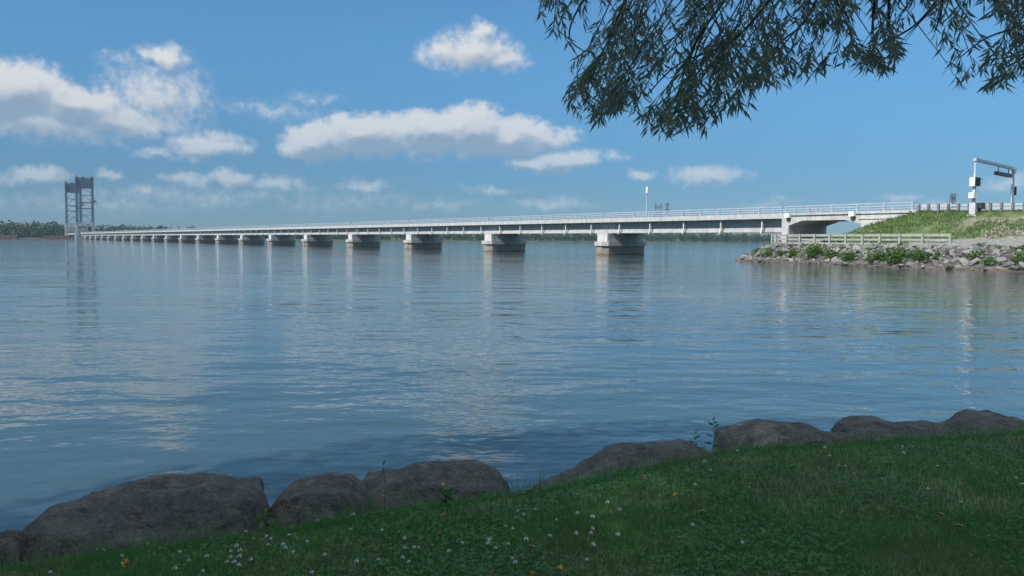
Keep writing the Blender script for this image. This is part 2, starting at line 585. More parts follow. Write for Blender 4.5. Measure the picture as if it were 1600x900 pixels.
def np_mesh(name, verts, faces, mat, smooth=False):
    """verts (n,3), faces: list of (m,k) index arrays"""
    me = bpy.data.meshes.new(name)
    verts = np.asarray(verts, dtype=np.float32)
    me.vertices.add(len(verts))
    me.vertices.foreach_set('co', verts.ravel())
    loops = np.concatenate([f.ravel() for f in faces]).astype(np.int32)
    tot = np.concatenate([np.full(len(f), f.shape[1], dtype=np.int32) for f in faces])
    start = np.concatenate([[0], np.cumsum(tot)[:-1]]).astype(np.int32)
    me.loops.add(len(loops))
    me.loops.foreach_set('vertex_index', loops)
    me.polygons.add(len(tot))
    me.polygons.foreach_set('loop_start', start)
    me.polygons.foreach_set('loop_total', tot)
    me.update(calc_edges=True)
    me.validate()
    me.materials.append(MAT[mat])
    if smooth:
        me.shade_smooth()
    return me


def unit(v):
    return v / (np.linalg.norm(v, axis=1, keepdims=True) + 1e-9)


def leaf_cards(P, axis, L, Wd, r):
    """lance-shaped leaves: base points P, direction axis, length L, width Wd -> verts, faces"""
    n = len(P)
    axis = unit(axis)
    side = unit(np.cross(axis, r.normal(size=(n, 3))))
    nor = np.cross(side, axis)
    L = L[:, None]
    Wd = Wd[:, None]
    a = P
    m1 = P + axis * L * 0.38
    tip = P + axis * L + nor * L * r.uniform(-0.18, 0.18, (n, 1))
    v = np.stack([a, m1 + side * Wd / 2, tip, m1 - side * Wd / 2], axis=1).reshape(-1, 3)
    f = np.arange(n * 4, dtype=np.int32).reshape(n, 4)
    return v, f


def quads(P, size, r, flat=0.0):
    n = len(P)
    a = unit(r.normal(size=(n, 3)))
    b = unit(np.cross(a, r.normal(size=(n, 3))))
    s = size[:, None]
    k = r.uniform(0.6, 1.0, (n, 1))
    v = np.stack([P - a * s, P + b * s * k, P + a * s, P - b * s * k], axis=1).reshape(-1, 3)
    return v, np.arange(n * 4, dtype=np.int32).reshape(n, 4)


# ------------------------------------------------------------------ water, lake bed, far land
def sheet(name, x0, x1, y0, y1, z, mat):
    b_ = MB()
    b_.add([(x0, y0, z), (x1, y0, z), (x1, y1, z), (x0, y1, z)], [(0, 1, 2, 3)])
    return tag(b_.build(name, mat), kind='structure')


tag(sheet('water', -2000, 2000, -150, 2350, 0.0, 'water'), label='calm rippled canal water reflecting the sky', kind='structure')
sheet('lake_bed', -2000, 2000, -150, 2350, -1.6, 'lake_bed')

FAR_SHORE = [(-2000, 1040), (-700, 985), (-420, 975), (-150, 985), (50, 1050), (300, 1190), (700, 1400), (2000, 1900)]


def far_y(x):
    return float(np.interp(x, [p[0] for p in FAR_SHORE], [p[1] for p in FAR_SHORE]))


vs, fs = [], []
for i, x in enumerate(np.linspace(-1980, 1980, 133)):
    y = far_y(x)
    jig = 4 * mnoise.noise(Vector((x * 0.02, 3.1, 0)))
    for (dy_, z) in ((-6, -1.0), (0, 0.25), (5, 1.3), (60, 3.0)):
        vs.append((x, y + jig + dy_, z))
    vs.append((x, 2345, 3.0))
n = 133
fs = [(i * 5 + k, (i + 1) * 5 + k, (i + 1) * 5 + k + 1, i * 5 + k + 1) for i in range(n - 1) for k in range(4)]
b_ = MB()
b_.add(vs, fs)
tag(b_.build('far_bank', 'far_land', smooth=True), kind='structure')

# ------------------------------------------------------------------ the long bridge
BR_U = Vector((-850 / F, 1.0, 0)).normalized()          # along the bridge, away from the camera
BR_V = -BR_U                                            # local +x
BR_W = Vector((BR_U.y, -BR_U.x, 0))                     # local +y, across the bridge, away from the camera
BR_RZ = math.atan2(BR_V.y, BR_V.x)
BR_O = Vector((at(933, 399, 156).x, 156.0, 0.0))
SPAN = 40.6
SEAM0 = 1.6                                             # joint over the first pier
X_AB = SEAM0 + SPAN                                     # joint at the abutment
X_END = 62.6                                            # end of the bridge on land
X_FAR = SEAM0 - 21 * SPAN                              # joint at the lift tower
bridge = empty('road_bridge', BR_O, BR_RZ,
               'long low concrete road bridge on many piers crossing the canal', 'bridge')


def br(x, y, z=0.0):
    return BR_O + BR_V * x + BR_W * y + Vector((0, 0, z))


# deck slab with kerbs
b_ = MB()
b_.prism_x([(0.0, 5.97), (0.0, 6.70), (0.45, 6.72), (0.45, 6.42), (8.15, 6.42), (8.15, 6.72), (8.6, 6.70), (8.6, 5.97)], X_FAR, X_AB - 0.02)
b_.build('deck', 'concrete', bridge)
b_ = MB()
b_.prism_x([(0.46, 6.425), (8.14, 6.425), (8.14, 6.45), (0.46, 6.45)], X_FAR, X_END)
b_.build('roadway', 'asphalt', bridge)
b_ = MB()
b_.box((-0.035, -0.004, 5.966), (0.035, 0.3, 6.705))
jm = b_.mesh('expansion_joint', 'dark_metal')
for k in range(0, 22):
    link('expansion_joint', jm, bridge, (X_AB - k * SPAN, 0, 0))

# girders, one line of bulb beams each, broken at the joints
def girder_mesh():
    b_ = MB()
    poly = [(-0.13, 5.965), (-0.13, 4.62), (-0.50, 4.08), (-0.50, 3.97), (0.50, 3.97), (0.50, 4.08), (0.13, 4.62), (0.13, 5.965)]
    for k in range(22):
        b_.prism_x(poly, X_AB - (k + 1) * SPAN + 0.06, X_AB - k * SPAN - 0.06)
    return b_.mesh('girder', 'concrete_girder')


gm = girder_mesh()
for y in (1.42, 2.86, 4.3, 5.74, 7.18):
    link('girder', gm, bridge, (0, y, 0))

# brackets hanging outside the first girder
b_ = MB()
b_.prism_x([(-0.78, 5.965), (-0.98, 5.965), (-0.98, 4.62), (-1.22, 3.95), (-1.18, 3.76), (-0.98, 3.80), (-0.52, 4.05), (-0.50, 4.12), (-0.98, 3.93), (-0.78, 4.60)], -0.13, 0.13)
b_.box((-0.12, -0.8, 5.05), (0.12, -0.14, 5.2))
bk = b_.mesh('bracket', 'concrete_pale')
rest = MB()
cnt = 0
for k in range(22):
    for j in range(5):
        x = X_AB - k * SPAN - (j + 0.5) * SPAN / 5
        if cnt < 100:
            link('bracket', bk, bridge, (x, 1.42, 0))
        else:
            rest.prism_x([(0.64, 5.965), (0.44, 5.965), (0.44, 4.62), (0.20, 3.95), (0.24, 3.76), (0.44, 3.80), (0.90, 4.05), (0.92, 4.12), (0.44, 3.93), (0.64, 4.60)], x - 0.13, x + 0.13)
        cnt += 1
tag(rest.build('bracket', 'concrete_pale', bridge), kind='stuff')

# piers
def octo(x0, x1, y0, y1, cx, cy):
    return [(x0 + cx, y0), (x1 - cx, y0), (x1, y0 + cy), (x1, y1 - cy), (x1 - cx, y1), (x0 + cx, y1), (x0, y1 - cy), (x0, y0 + cy)]


b_ = MB()
b_.box((0.22, 0.1, 2.4), (3.0, 8.7, 3.97))
pier_me = b_.mesh('pier', 'concrete')
b_ = MB()
b_.prism_z(octo(-0.35, 3.45, -1.15, 9.9, 0.95, 1.0), 1.62, 2.41)
cap_me = b_.mesh('cap', 'concrete')
b_ = MB()
b_.prism_z(octo(-0.12, 3.22, -0.9, 9.65, 0.9, 1.0), -1.5, 1.62)
base_me = b_.mesh('base', 'pier_base')
b_ = MB()
b_.box((0.16, -0.12, 2.415), (3.05, 0.6, 3.96))
block_me = b_.mesh('end_block', 'concrete_pale')
b_ = MB()
b_.box((0.6, 1.0, 3.85), (2.6, 7.8, 3.975))
for k in range(21):
    p_ = link('pier', pier_me, bridge, (-k * SPAN, 0, 0))
    link('cap', cap_me, p_)
    link('base', base_me, p_)
    link('end_block', block_me, p_)

# railings
def rail_mesh(y, xa, xb):
    b_ = MB()
    b_.box((xa, y - 0.07, 7.58), (xb, y + 0.07, 7.73))
    b_.box((xa, y - 0.05, 7.26), (xb, y + 0.05, 7.38))
    b_.box((xa, y - 0.05, 6.93), (xb, y + 0.05, 7.03))
    return b_


b_ = MB()
posts = []
for k in range(-1, 22):
    xa = X_AB - k * SPAN - (0 if k >= 0 else -20.4)
    if k < 0:
        x0, x1, npan = X_AB, X_END - 0.3, 5
    else:
        x1, x0, npan = X_AB - k * SPAN, X_AB - (k + 1) * SPAN, 10
    r1 = rail_mesh(0.24, x0 + 0.25, x1 - 0.25)
    b_.add(r1.v, r1.f)
    for j in range(npan + 1):
        x = x0 + 0.45 + (x1 - x0 - 0.9) * j / npan
        posts.append(x)
railing = b_.build('railing', 'rail_metal', bridge)
posts.sort(reverse=True)
pb = MB()
pb.box((-0.10, -0.02, 6.70), (0.10, 0.20, 7.60))
pb.box((-0.16, -0.06, 6.70), (0.16, 0.22, 6.76))
post_me = pb.mesh('post', 'rail_metal')
rest = MB()
for i, x in enumerate(posts):
    if i < 100:
        link('post', post_me, railing, (x, 0.18, 0))
    else:
        rest.box((x - 0.10, 0.16, 6.70), (x + 0.10, 0.38, 7.60))
tag(rest.build('post', 'rail_metal', railing), kind='stuff')
b_ = rail_mesh(8.36, X_FAR, X_END - 0.3)
rail2 = b_.build('railing', 'rail_metal', bridge)
rest = MB()
for x in posts:
    rest.box((x - 0.10, 8.24, 6.70), (x + 0.10, 8.44, 7.60))
tag(rest.build('post', 'rail_metal', rail2), kind='stuff')

# abutment: wall, haunched span over the path, wing wall
b_ = MB()
b_.box((42.15, -0.02, 1.2), (43.35, 8.62, 6.69))
ab = b_.build('abutment', 'concrete', bridge)
b_ = MB()
b_.box((41.0, -0.5, 0.8), (43.5, 9.0, 3.45))
b_.build('footing', 'concrete_pale', ab)
b_ = MB()
b_.prism_y([(43.35, 4.95), (45.6, 5.62), (52.3, 5.62), (54.9, 5.05), (54.9, 6.41), (43.35, 6.41)], 0.02, 8.58)
b_.prism_y([(43.35, 6.41), (54.9, 6.41), (54.9, 6.70), (43.35, 6.70)], 0.0, 0.45)
b_.prism_y([(43.35, 6.41), (54.9, 6.41), (54.9, 6.70), (43.35, 6.70)], 8.15, 8.6)
b_.build('haunched_span', 'concrete', bridge)
b_ = MB()
b_.box((54.9, 0.0, 0.8), (X_END + 1.0, 0.6, 6.70))
b_.box((54.9, 8.0, 0.8), (X_END + 1.0, 8.6, 6.70))
b_.box((54.9, 0.6, 0.8), (55.7, 8.0, 6.41))
b_.box((55.7, 0.6, 5.9), (X_END, 8.0, 6.41))
b_.build('wing_wall', 'concrete_pale', bridge)
b_ = MB()
b_.box((43.2, -0.09, 6.28), (X_END + 0.6, 0.03, 6.36))
b_.box((54.6, -0.05, 5.60), (X_END + 0.6, 0.03, 5.67))
b_.build('painted_shadow_line', 'dark_metal', bridge)  # raised dark strips, their colour standing in for shaded grooves in the face
for x in (43.0, 53.4):
    b_ = MB()
    b_.box((x, -0.55, 6.05), (x + 0.75, -0.02, 6.68))
    o = b_.build('light_box', 'white_paint', bridge)
    b_ = MB()
    b_.box((x + 0.2, -0.35, 5.72), (x + 0.6, -0.02, 6.04))
    b_.build('bracket', 'dark_metal', o)

# lamp post on the bridge
x_l = SEAM0 - SPAN * ((F * 0 + 983 / 1058 - 1) / 0.218)
lp = empty('lamp_post', br(x_l - 1.6, 0.2, 6.7), BR_RZ, 'pale slim pole with small lamp head on bridge railing', 'lamp post')
b_ = MB()
b_.tube([(0, 0, 0), (0, 0, 4.2)], [0.13, 0.10], 10)
b_.build('pole', 'rail_metal', lp)
b_ = MB()
b_.tube([(0, 0, 4.2), (0, 0, 4.35), (0, 0, 5.1), (0, 0, 5.25)], [0.14, 0.2, 0.17, 0.1], 10)
b_.build('lamp_head', 'white_paint', lp)
b_ = MB()
b_.tube([(0, 0, 4.05), (0, 0, 4.2)], 0.26, 10)
b_.build('collar', 'grey_paint', lp)


# ------------------------------------------------------------------ lift towers and lift span
def lift_tower(s, label):
    o = empty('lift_tower', br(-s, -1.0, 0), BR_RZ, label, 'lift tower', 'steel lift towers at the end of the bridge')
    WID, DEP, H = 15.0, 7.0, 57.0
    cor = [(0, 0), (DEP, 0), (DEP, WID), (0, WID)]         # local x toward the camera side of the bridge
    for (x, y) in cor:
        b_ = MB()
        for ox in (-0.7, 0.7):
            for oy in (-0.7, 0.7):
                b_.beam((x + ox, y + oy, 16.5), (x + ox, y + oy, H + 7.0), 0.36)
        for kk in range(26):
            za, zc = 17 + kk * 1.8, 17 + (kk + 1) * 1.8
            e_ = 0.7 if kk % 2 else -0.7
            for oy in (-0.7, 0.7):
                b_.beam((x - e_, y + oy, za), (x + e_, y + oy, zc), 0.16)
                b_.beam((x + oy, y - e_, za), (x + oy, y + e_, zc), 0.16)
        b_.build('leg', 'steel_dark', o)
        sg = -1 if y < 1 else 1
        b_ = MB()
        b_.add([(x - 1.8, y - 1.6 + sg * 0.8, -1.5), (x + 1.8, y - 1.6 + sg * 0.8, -1.5), (x + 1.8, y + 1.6 + sg * 0.8, -1.5), (x - 1.8, y + 1.6 + sg * 0.8, -1.5),
                (x - 1.1, y - 1.1, 17), (x + 1.1, y - 1.1, 17), (x + 1.1, y + 1.1, 17), (x - 1.1, y + 1.1, 17)],
               [(0, 3, 2, 1), (4, 5, 6, 7), (0, 1, 5, 4), (1, 2, 6, 5), (2, 3, 7, 6), (3, 0, 4, 7)])
        b_.build('leg_base', 'concrete_dull', o)
    b_ = MB()
    levels = [18.5, 26, 33, 39, 47, 54.5]
    faces = [((0, 0), (DEP, 0)), ((DEP, 0), (DEP, WID)), ((DEP, WID), (0, WID)), ((0, WID), (0, 0))]
    for fi, (a, c) in enumerate(faces):
        for i, z in enumerate(levels):
            b_.beam((*a, z), (*c, z), 0.5 if i in (2, 3) else 0.25, 0.8 if i in (2, 3) else 0.3)
            if i < len(levels) - 1:
                z2 = levels[i + 1]
                mid = ((a[0] + c[0]) / 2, (a[1] + c[1]) / 2)
                b_.beam((*a, z), (*mid, z2), 0.22)
                b_.beam((*c, z), (*mid, z2), 0.22)
    b_.build('bracing', 'steel_dark', o)
    b_ = MB()
    for x in (0, DEP):
        b_.box((x - 0.5, 0.85, H - 2.5), (x + 0.5, WID - 0.85, H + 7.0))
    b_.box((-0.5, -1.2, H + 6.2), (DEP + 0.5, WID + 1.2, H + 7.1))
    for y in (0, WID):
        b_.box((0.85, y - 0.4, H - 2.5), (DEP - 0.85, y + 0.4, H + 6.2))
    b_.build('top_girder', 'steel_dark', o)
    b_ = MB()
    for y in (0.2, WID - 0.2):
        for x in (2.2, DEP - 2.2):
            b_.tube([(x, y - 0.8, H + 8.6), (x, y + 0.8, H + 8.6)], 2.1, 16)
        b_.box((0.3, y - 1.3, H + 7.1), (DEP - 0.3, y + 1.3, H + 8.2))
    b_.build('sheave', 'steel_dark', o)
    b_ = MB()
    for x in (0, DEP):
        for y in np.arange(0, WID + 0.1, 1.5):
            b_.beam((x, y, H + 7.1), (x, y, H + 8.6), 0.16)
        b_.beam((x, 0, H + 8.6), (x, WID, H + 8.6), 0.18)
        b_.beam((x, 0, H + 7.9), (x, WID, H + 7.9), 0.14)
    for y in (-1.0, WID + 1.0):
        b_.beam((2, y, H + 8.5), (2, y, H + 12.2), 0.2)
    b_.build('top_railing', 'steel_dark', o)
    b_ = MB()
    b_.box((DEP * 0.3, WID * 0.35, H + 7.1), (DEP * 0.75, WID * 0.5, H + 9.2))
    b_.build('machine_house', 'steel_dark', o)
    b_ = MB()
    for x in (DEP, 0):
        for z in (15.0, 18.0):
            b_.beam((x + 0.9, 0, z), (x + 0.9, WID, z), 0.5, 0.5)
        for j in range(6):
            y0, y1 = WID * j / 6, WID * (j + 1) / 6
            b_.beam((x + 0.9, y0, 15.0 if j % 2 else 18.0), (x + 0.9, y1, 18.0 if j % 2 else 15.0), 0.32)
    b_.build('portal_truss', 'galvanised', o)
    b_ = MB()
    b_.box((DEP - 1.0, WID + 0.8, 39.0), (DEP + 1.5, WID + 4.2, 39.4))
    b_.box((DEP - 0.6, WID + 0.8, 39.4), (DEP + 0.8, WID + 2.6, 41.8))
    b_.box((DEP - 0.8, WID + 0.8, 43.6), (DEP + 1.0, WID + 3.0, 43.9))
    b_.beam((DEP, WID + 3.8, 39.4), (DEP, WID + 3.8, 40.8), 0.25)
    b_.build('balcony', 'steel_dark', o)
    b_ = MB()
    b_.box((-2.6, -2.0, -1.5), (DEP + 2.6, WID + 2.0, 3.2))
    b_.build('footing', 'concrete_dull', o)
    return o


S_T1, S_T2 = 862.0, 973.0
lift_tower(S_T1 + 11, 'nearer and taller looking dark steel lift tower, its white footed portal over the roadway')
lift_tower(S_T2 + 11, 'farther dark steel lift tower, half hidden behind the other one, lower in view')

ls = empty('lift_span', br(-S_T2, -1.2, 0), BR_RZ, 'steel truss lift span between the two lift towers', 'bridge span')
LL = S_T2 - S_T1 - 12
b_ = MB()
b_.box((0.5, 0, 5.2), (LL, 11, 6.5))
b_.build('deck', 'grey_paint', ls)
for y in (0.3, 10.7):
    b_ = MB()
    b_.beam((0.5, y, 6.6), (LL, y, 6.6), 0.6, 0.8)
    b_.beam((7, y, 14.2), (LL - 7, y, 14.2), 0.6, 0.7)
    npan = 14
    for j in range(npan + 1):
        x = 0.5 + (LL - 0.5) * j / npan
        if 0 < j < npan:
            b_.beam((x, y, 6.6), (x, y, 14.2), 0.4)
        if j < npan:
            x2 = 0.5 + (LL - 0.5) * (j + 1) / npan
            za, zb2 = (6.6, 14.2) if j % 2 == 0 else (14.2, 6.6)
            b_.beam((x, y, za), (x2, y, zb2), 0.4)
    b_.build('truss', 'steel_blue', ls)
b_ = MB()
for j in range(1, 14):
    x = 0.5 + (LL - 0.5) * j / 14
    b_.beam((x, 0.3, 14.2), (x, 10.7, 14.2), 0.4)
    if j < 13:
        x2 = 0.5 + (LL - 0.5) * (j + 1) / 14
        b_.beam((x, 0.3, 14.2), (x2, 10.7, 14.2), 0.25)
        b_.beam((x, 10.7, 14.2), (x2, 0.3, 14.2), 0.25)
    b_.beam((x, 0.3, 12.3), (x, 5.5, 14.1), 0.3)
    b_.beam((x, 10.7, 12.3), (x, 5.5, 14.1), 0.3)
b_.build('top_bracing', 'steel_blue', ls)

ap = empty('approach_viaduct', br(-1170, 0, 0), BR_RZ, 'short pale far end of the bridge beyond the lift towers', 'bridge')
b_ = MB()
b_.box((0, 0, 4.2), (170, 8.6, 6.7))
b_.build('deck', 'concrete_pale', ap)
b_ = MB()
b_.box((0, 0.1, 6.7), (170, 0.25, 7.6))
b_.build('railing', 'rail_metal', ap)
for x in (30, 62, 94, 126, 158):
    b_ = MB()
    b_.box((x, 0, -1.5), (x + 3, 8.6, 4.2))
    b_.build('pier', 'concrete', ap)

# timber guide walls of the ship channel
for (pa, pb_, y, lab) in ((-8, 27, 955.0, 'rusty brown guide wall standing alone at the far left shore'),
                          (68, 108, 955.0, 'rusty brown guide wall reaching out from the foot of the lift towers')):
    a, c = at(pa, 370, y), at(pb_, 370, y)
    o = empty('guide_wall', (a.x, y, 0), 0, lab, 'guide wall')
    b_ = MB()
    L_ = c.x - a.x
    b_.box((0, 0, -1.5), (L_, 3, 3.0))
    b_.build('wall', 'rust_timber', o)
    b_ = MB()
    b_.box((-0.5, -0.6, 3.0), (L_ + 0.5, 3.4, 4.0))
    b_.build('cap', 'rust_timber', o)
    b_ = MB()
    for x in np.arange(0.5, L_, 2.4):
        b_.box((x, -0.5, -1.5), (x + 0.6, 0, 3.0))
    b_.build('fender', 'rust_timber', o)


# ------------------------------------------------------------------ power pylons
def pylon_twin(loc, h, w, rz, label):
    o = empty('power_pylon', loc, rz, label, 'power pylon')
    b_ = MB()
    for sx in (-1, 1):
        for (ox, oy) in ((-1.3, -1.3), (1.3, -1.3), (1.3, 1.3), (-1.3, 1.3)):
            b_.beam((sx * w / 2 + ox * 2.0, oy * 2.0, 0), (sx * w / 2 + ox * 0.5, oy * 0.5, h), 0.45)
        for k in range(10):
            z0, z1 = h * k / 10, h * (k + 1) / 10
            q0, q1 = 2.6 - 1.9 * k / 10, 2.6 - 1.9 * (k + 1) / 10
            b_.beam((sx * w / 2 - q0, -q0, z0), (sx * w / 2 + q1, -q1, z1), 0.3)
            b_.beam((sx * w / 2 + q0, -q0, z0), (sx * w / 2 - q1, -q1, z1), 0.3)
    b_.build('mast', 'pylon_steel', o)
    b_ = MB()
    z = h * 0.86
    for dz_ in (0, 3.2):
        b_.beam((-w * 0.78, 0, z + dz_), (w * 0.78, 0, z + dz_), 0.8, 0.8)
    nseg = 10
    for j in range(nseg):
        x0 = -w * 0.78 + 1.56 * w * j / nseg
        x1 = -w * 0.78 + 1.56 * w * (j + 1) / nseg
        b_.beam((x0, 0, z + (0 if j % 2 else 3.2)), (x1, 0, z + (3.2 if j % 2 else 0)), 0.5)
    b_.beam((-w / 2, 0, z * 0.62), (0, 0, z), 0.5)
    b_.beam((w / 2, 0, z * 0.62), (0, 0, z), 0.5)
    b_.build('crossarm', 'pylon_steel', o)
    return o


def pylon_single(loc, h, rz, label, base=7.0):
    o = empty('power_pylon', loc, rz, label, 'power pylon')
    b_ = MB()
    for (ox, oy) in ((-1, -1), (1, -1), (1, 1), (-1, 1)):
        b_.beam((ox * base / 2, oy * base / 2, 0), (ox * 1.1, oy * 1.1, h * 0.6), 0.5)
        b_.beam((ox * 1.1, oy * 1.1, h * 0.6), (ox * 0.9, oy * 0.9, h), 0.45)
    for k in range(14):
        z0, z1 = h * k / 14, h * (k + 1) / 14
        def q(z):
            return np.interp(z, [0, h * 0.6, h], [base / 2, 1.1, 0.9])
        for sy in (-1, 1):
            b_.beam((-q(z0), sy * q(z0), z0), (q(z1), sy * q(z1), z1), 0.35)
            b_.beam((q(z0), sy * q(z0), z0), (-q(z1), sy * q(z1), z1), 0.35)
    b_.build('mast', 'pylon_steel', o)
    b_ = MB()
    for zf, wd in ((0.66, 7.0), (0.80, 6.0), (0.94, 5.0)):
        z = h * zf
        b_.beam((-wd, 0, z), (wd, 0, z), 0.8, 0.7)
        b_.beam((-wd, 0, z), (0, 0, z + 2.8), 0.5)
        b_.beam((wd, 0, z), (0, 0, z + 2.8), 0.5)
    b_.build('crossarm', 'pylon_steel', o)
    return o


p_ = at(1028, 360, 1420)
pylon_twin((p_.x, 1420, 2.5), 65, 8.5, 0.0, 'far two legged lattice pylon beside the lamp post above the railing')
p_ = at(1042, 360, 1420)
pylon_single((p_.x, 1420, 2.5), 65, 0.5, 'far slim single mast pylon right of the two legged one', 6)
p_ = at(1487, 360, 900)
pylon_twin((p_.x, 900, 2.0), 54, 4.2, 0.3, 'small dark pylon showing above the guardrail beside the road gantry')

# ------------------------------------------------------------------ land at the end of the bridge (bridge coordinates)
LAND = [(39.4, -5), (42.5, -9.5), (46.5, -12.2), (53, -13.6), (61, -14.6), (71.4, -17.6), (83.5, -17.5), (100, -17.5), (130, -21), (175, -26),
        (175, 75), (140, 60), (90, 44), (60, 33), (46, 20), (39.5, 10), (38.6, 2)]
LP = np.array(LAND, dtype=float)


def poly_dist(X, Y):
    d = np.full(X.shape, 1e9)
    inside = np.zeros(X.shape, dtype=bool)
    for i in range(len(LP)):
        a, c = LP[i], LP[(i + 1) % len(LP)]
        ab_ = c - a
        tt = np.clip(((X - a[0]) * ab_[0] + (Y - a[1]) * ab_[1]) / (ab_ @ ab_), 0, 1)
        d = np.minimum(d, np.hypot(X - a[0] - tt * ab_[0], Y - a[1] - tt * ab_[1]))
        cond = ((a[1] > Y) != (c[1] > Y))
        with np.errstate(divide='ignore', invalid='ignore'):
            xi = (c[0] - a[0]) * (Y - a[1]) / (c[1] - a[1]) + a[0]
        inside ^= cond & (X < xi)
    return np.where(inside, d, -d)


ROAD_Z = 6.40


def road_z(x):
    return np.interp(x, [X_END, 75, 95, 140], [6.44, 6.30, 6.05, 5.6])


def land_h(X, Y):
    """height, and zone weights: slope, riprap"""
    d = poly_dist(X, Y)
    base = np.interp(d, [-8, -2, 0, 1.2, 4.6, 6.0, 8.5, 12, 40], [-1.58, -0.7, -0.05, 0.65, 2.0, 2.2, 2.75, 3.25, 3.4])
    # road embankment: crest between y=-1.4 and 10, slopes outwards and toward the canal end
    out = np.maximum(np.maximum(-1.2 - Y, Y - 9.8), 0)
    crest = road_z(X) - 0.12
    emb = crest - out / 1.75
    emb = np.minimum(emb, 6.45 - (X_END + 0.2 - X).clip(0) / 2.15 - (Y.clip(-1.2, 9.8) * 0))
    h = np.maximum(base, emb)
    slope = np.clip((emb - base + 0.25) / 0.3, 0, 1) * np.where(d > 3, 1, 0)
    rip = np.clip((6.0 - d) / 0.8, 0, 1)
    return h, slope, rip, d


xs = np.concatenate([np.arange(28, 105, 0.45), np.arange(105, 176, 1.5)])
ys = np.concatenate([np.arange(-36, 14, 0.45), np.arange(14, 78, 2.0)])
GX, GY = np.meshgrid(xs, ys)
H_, SL, RP, DD = land_h(GX, GY)
nzv = np.array([mnoise.fractal(Vector((x * 0.5, y * 0.5, 1.7)), 0.9, 2.0, 4) for x, y in zip(GX.ravel(), GY.ravel())]).reshape(GX.shape)
road_mask = (GY > -1.0) & (GY < 9.6) & (GX > X_END - 1)
under = (GX > 42) & (GX < X_END + 1) & (GY > -0.6) & (GY < 9.2)
Hn = H_ + nzv * np.where(SL > 0.5, 0.22, 0.10) * np.where(road_mask, 0.0, 1.0)
Hn = np.where(under & (GX < 56), np.minimum(Hn, 3.0), Hn)
Hn = np.where(under & (GX >= 55.2) & (GY > 0.2) & (GY < 8.4), np.minimum(Hn, 5.7), Hn)
V = np.stack([BR_O.x + BR_V.x * GX + BR_W.x * GY, BR_O.y + BR_V.y * GX + BR_W.y * GY, Hn], axis=-1).reshape(-1, 3)
ny, nx = GX.shape
idx = np.arange(nx * ny).reshape(ny, nx)
q_ = np.stack([idx[:-1, :-1], idx[:-1, 1:], idx[1:, 1:], idx[1:, :-1]], axis=-1).reshape(-1, 4)
keep = (DD.ravel()[q_] > -9).any(axis=1)
q_ = q_[keep]
me = np_mesh('embankment', V, [q_.astype(np.int32)], 'bank_ground', smooth=True)
attr = me.attributes.new('zone', 'FLOAT_VECTOR', 'POINT')
stony = np.clip((GX - 62) / 14, 0, 1) * np.clip((6.2 - Hn) / 1.0, 0, 1)
Z3 = np.stack([SL, RP, stony], axis=-1).reshape(-1, 3).astype(np.float32)
attr.data.foreach_set('vector', Z3.ravel())
land = tag(link('embankment', me), kind='structure')

# road on the embankment
b_ = MB()
rx = [X_END, 70, 80, 95, 115, 140, 174]
vs = []
for x in rx:
    for y in (0.3, 8.3):
        p_ = br(x, y, float(road_z(x)) + 0.03)
        vs.append(p_)
b_.add(vs, [(2 * i, 2 * i + 2, 2 * i + 3, 2 * i + 1) for i in range(len(rx) - 1)])
tag(b_.build('road', 'asphalt'), kind='structure')


def land_point(x, y):
    h, sl, rp, d = land_h(np.array([x]), np.array([y]))
    nz_ = mnoise.fractal(Vector((x * 0.5, y * 0.5, 1.7)), 0.9, 2.0, 4)
    hh = h[0] + nz_ * (0.22 if sl[0] > 0.5 else 0.10)
    return br(x, y, hh), sl[0], rp[0], d[0]


# riprap stones
def stone_mesh(seed, npts=16):
    rr = random.Random(seed)
    bm = bmesh.new()
    for _ in range(npts):
        v = Vector((rr.gauss(0, 1), rr.gauss(0, 1), rr.gauss(0, 1))).normalized()
        bm.verts.new((v.x * rr.uniform(0.75, 1), v.y * rr.uniform(0.6, 0.85), v.z * rr.uniform(0.45, 0.7)))
    res = bmesh.ops.convex_hull(bm, input=bm.verts)
    bmesh.ops.delete(bm, geom=[e for e in res['geom_interior'] if isinstance(e, bmesh.types.BMVert)], context='VERTS')
    bmesh.ops.bevel(bm, geom=list(bm.edges), offset=0.06, segments=1, affect='EDGES', clamp_overlap=True)
    me = bpy.data.meshes.new('riprap_stone')
    bm.to_mesh(me)
    bm.free()
    me.materials.append(MAT['riprap'])
    return me


stones = [stone_mesh(s, 12 + s % 6) for s in range(9)]
cands = []
rr = random.Random(3)
# stand-off sampling over the band between waterline and fence
tries = 0
placed = []
while tries < 16000 and len(placed) < 620:
    tries += 1
    x = rr.uniform(36.5, 97)
    y = rr.uniform(-22, 2 if x < 45 else -6)
    d = float(poly_dist(np.array([x]), np.array([y]))[0])
    if not (-0.35 < d < 6.2):
        continue
    if x > 44 and y > -5.0:
        continue
    s = rr.choice([0.36, 0.42, 0.5, 0.55, 0.65, 0.8]) * (1.0 + 0.2 * max(0, (x - 60) / 30))
    if d > 5.3:
        s *= 0.7
    ok = True
    for (a, c, e) in placed:
        if (a - x) ** 2 + (c - y) ** 2 < (0.62 * (s + e)) ** 2:
            ok = False
            break
    if ok:
        placed.append((x, y, s))


def view_size(t_):
    p, sl, rp, d = land_point(t_[0], t_[1])
    pr = project(p)
    if pr is None or not (-40 < pr[0] < 1640):
        return -1
    return t_[2] / p.y


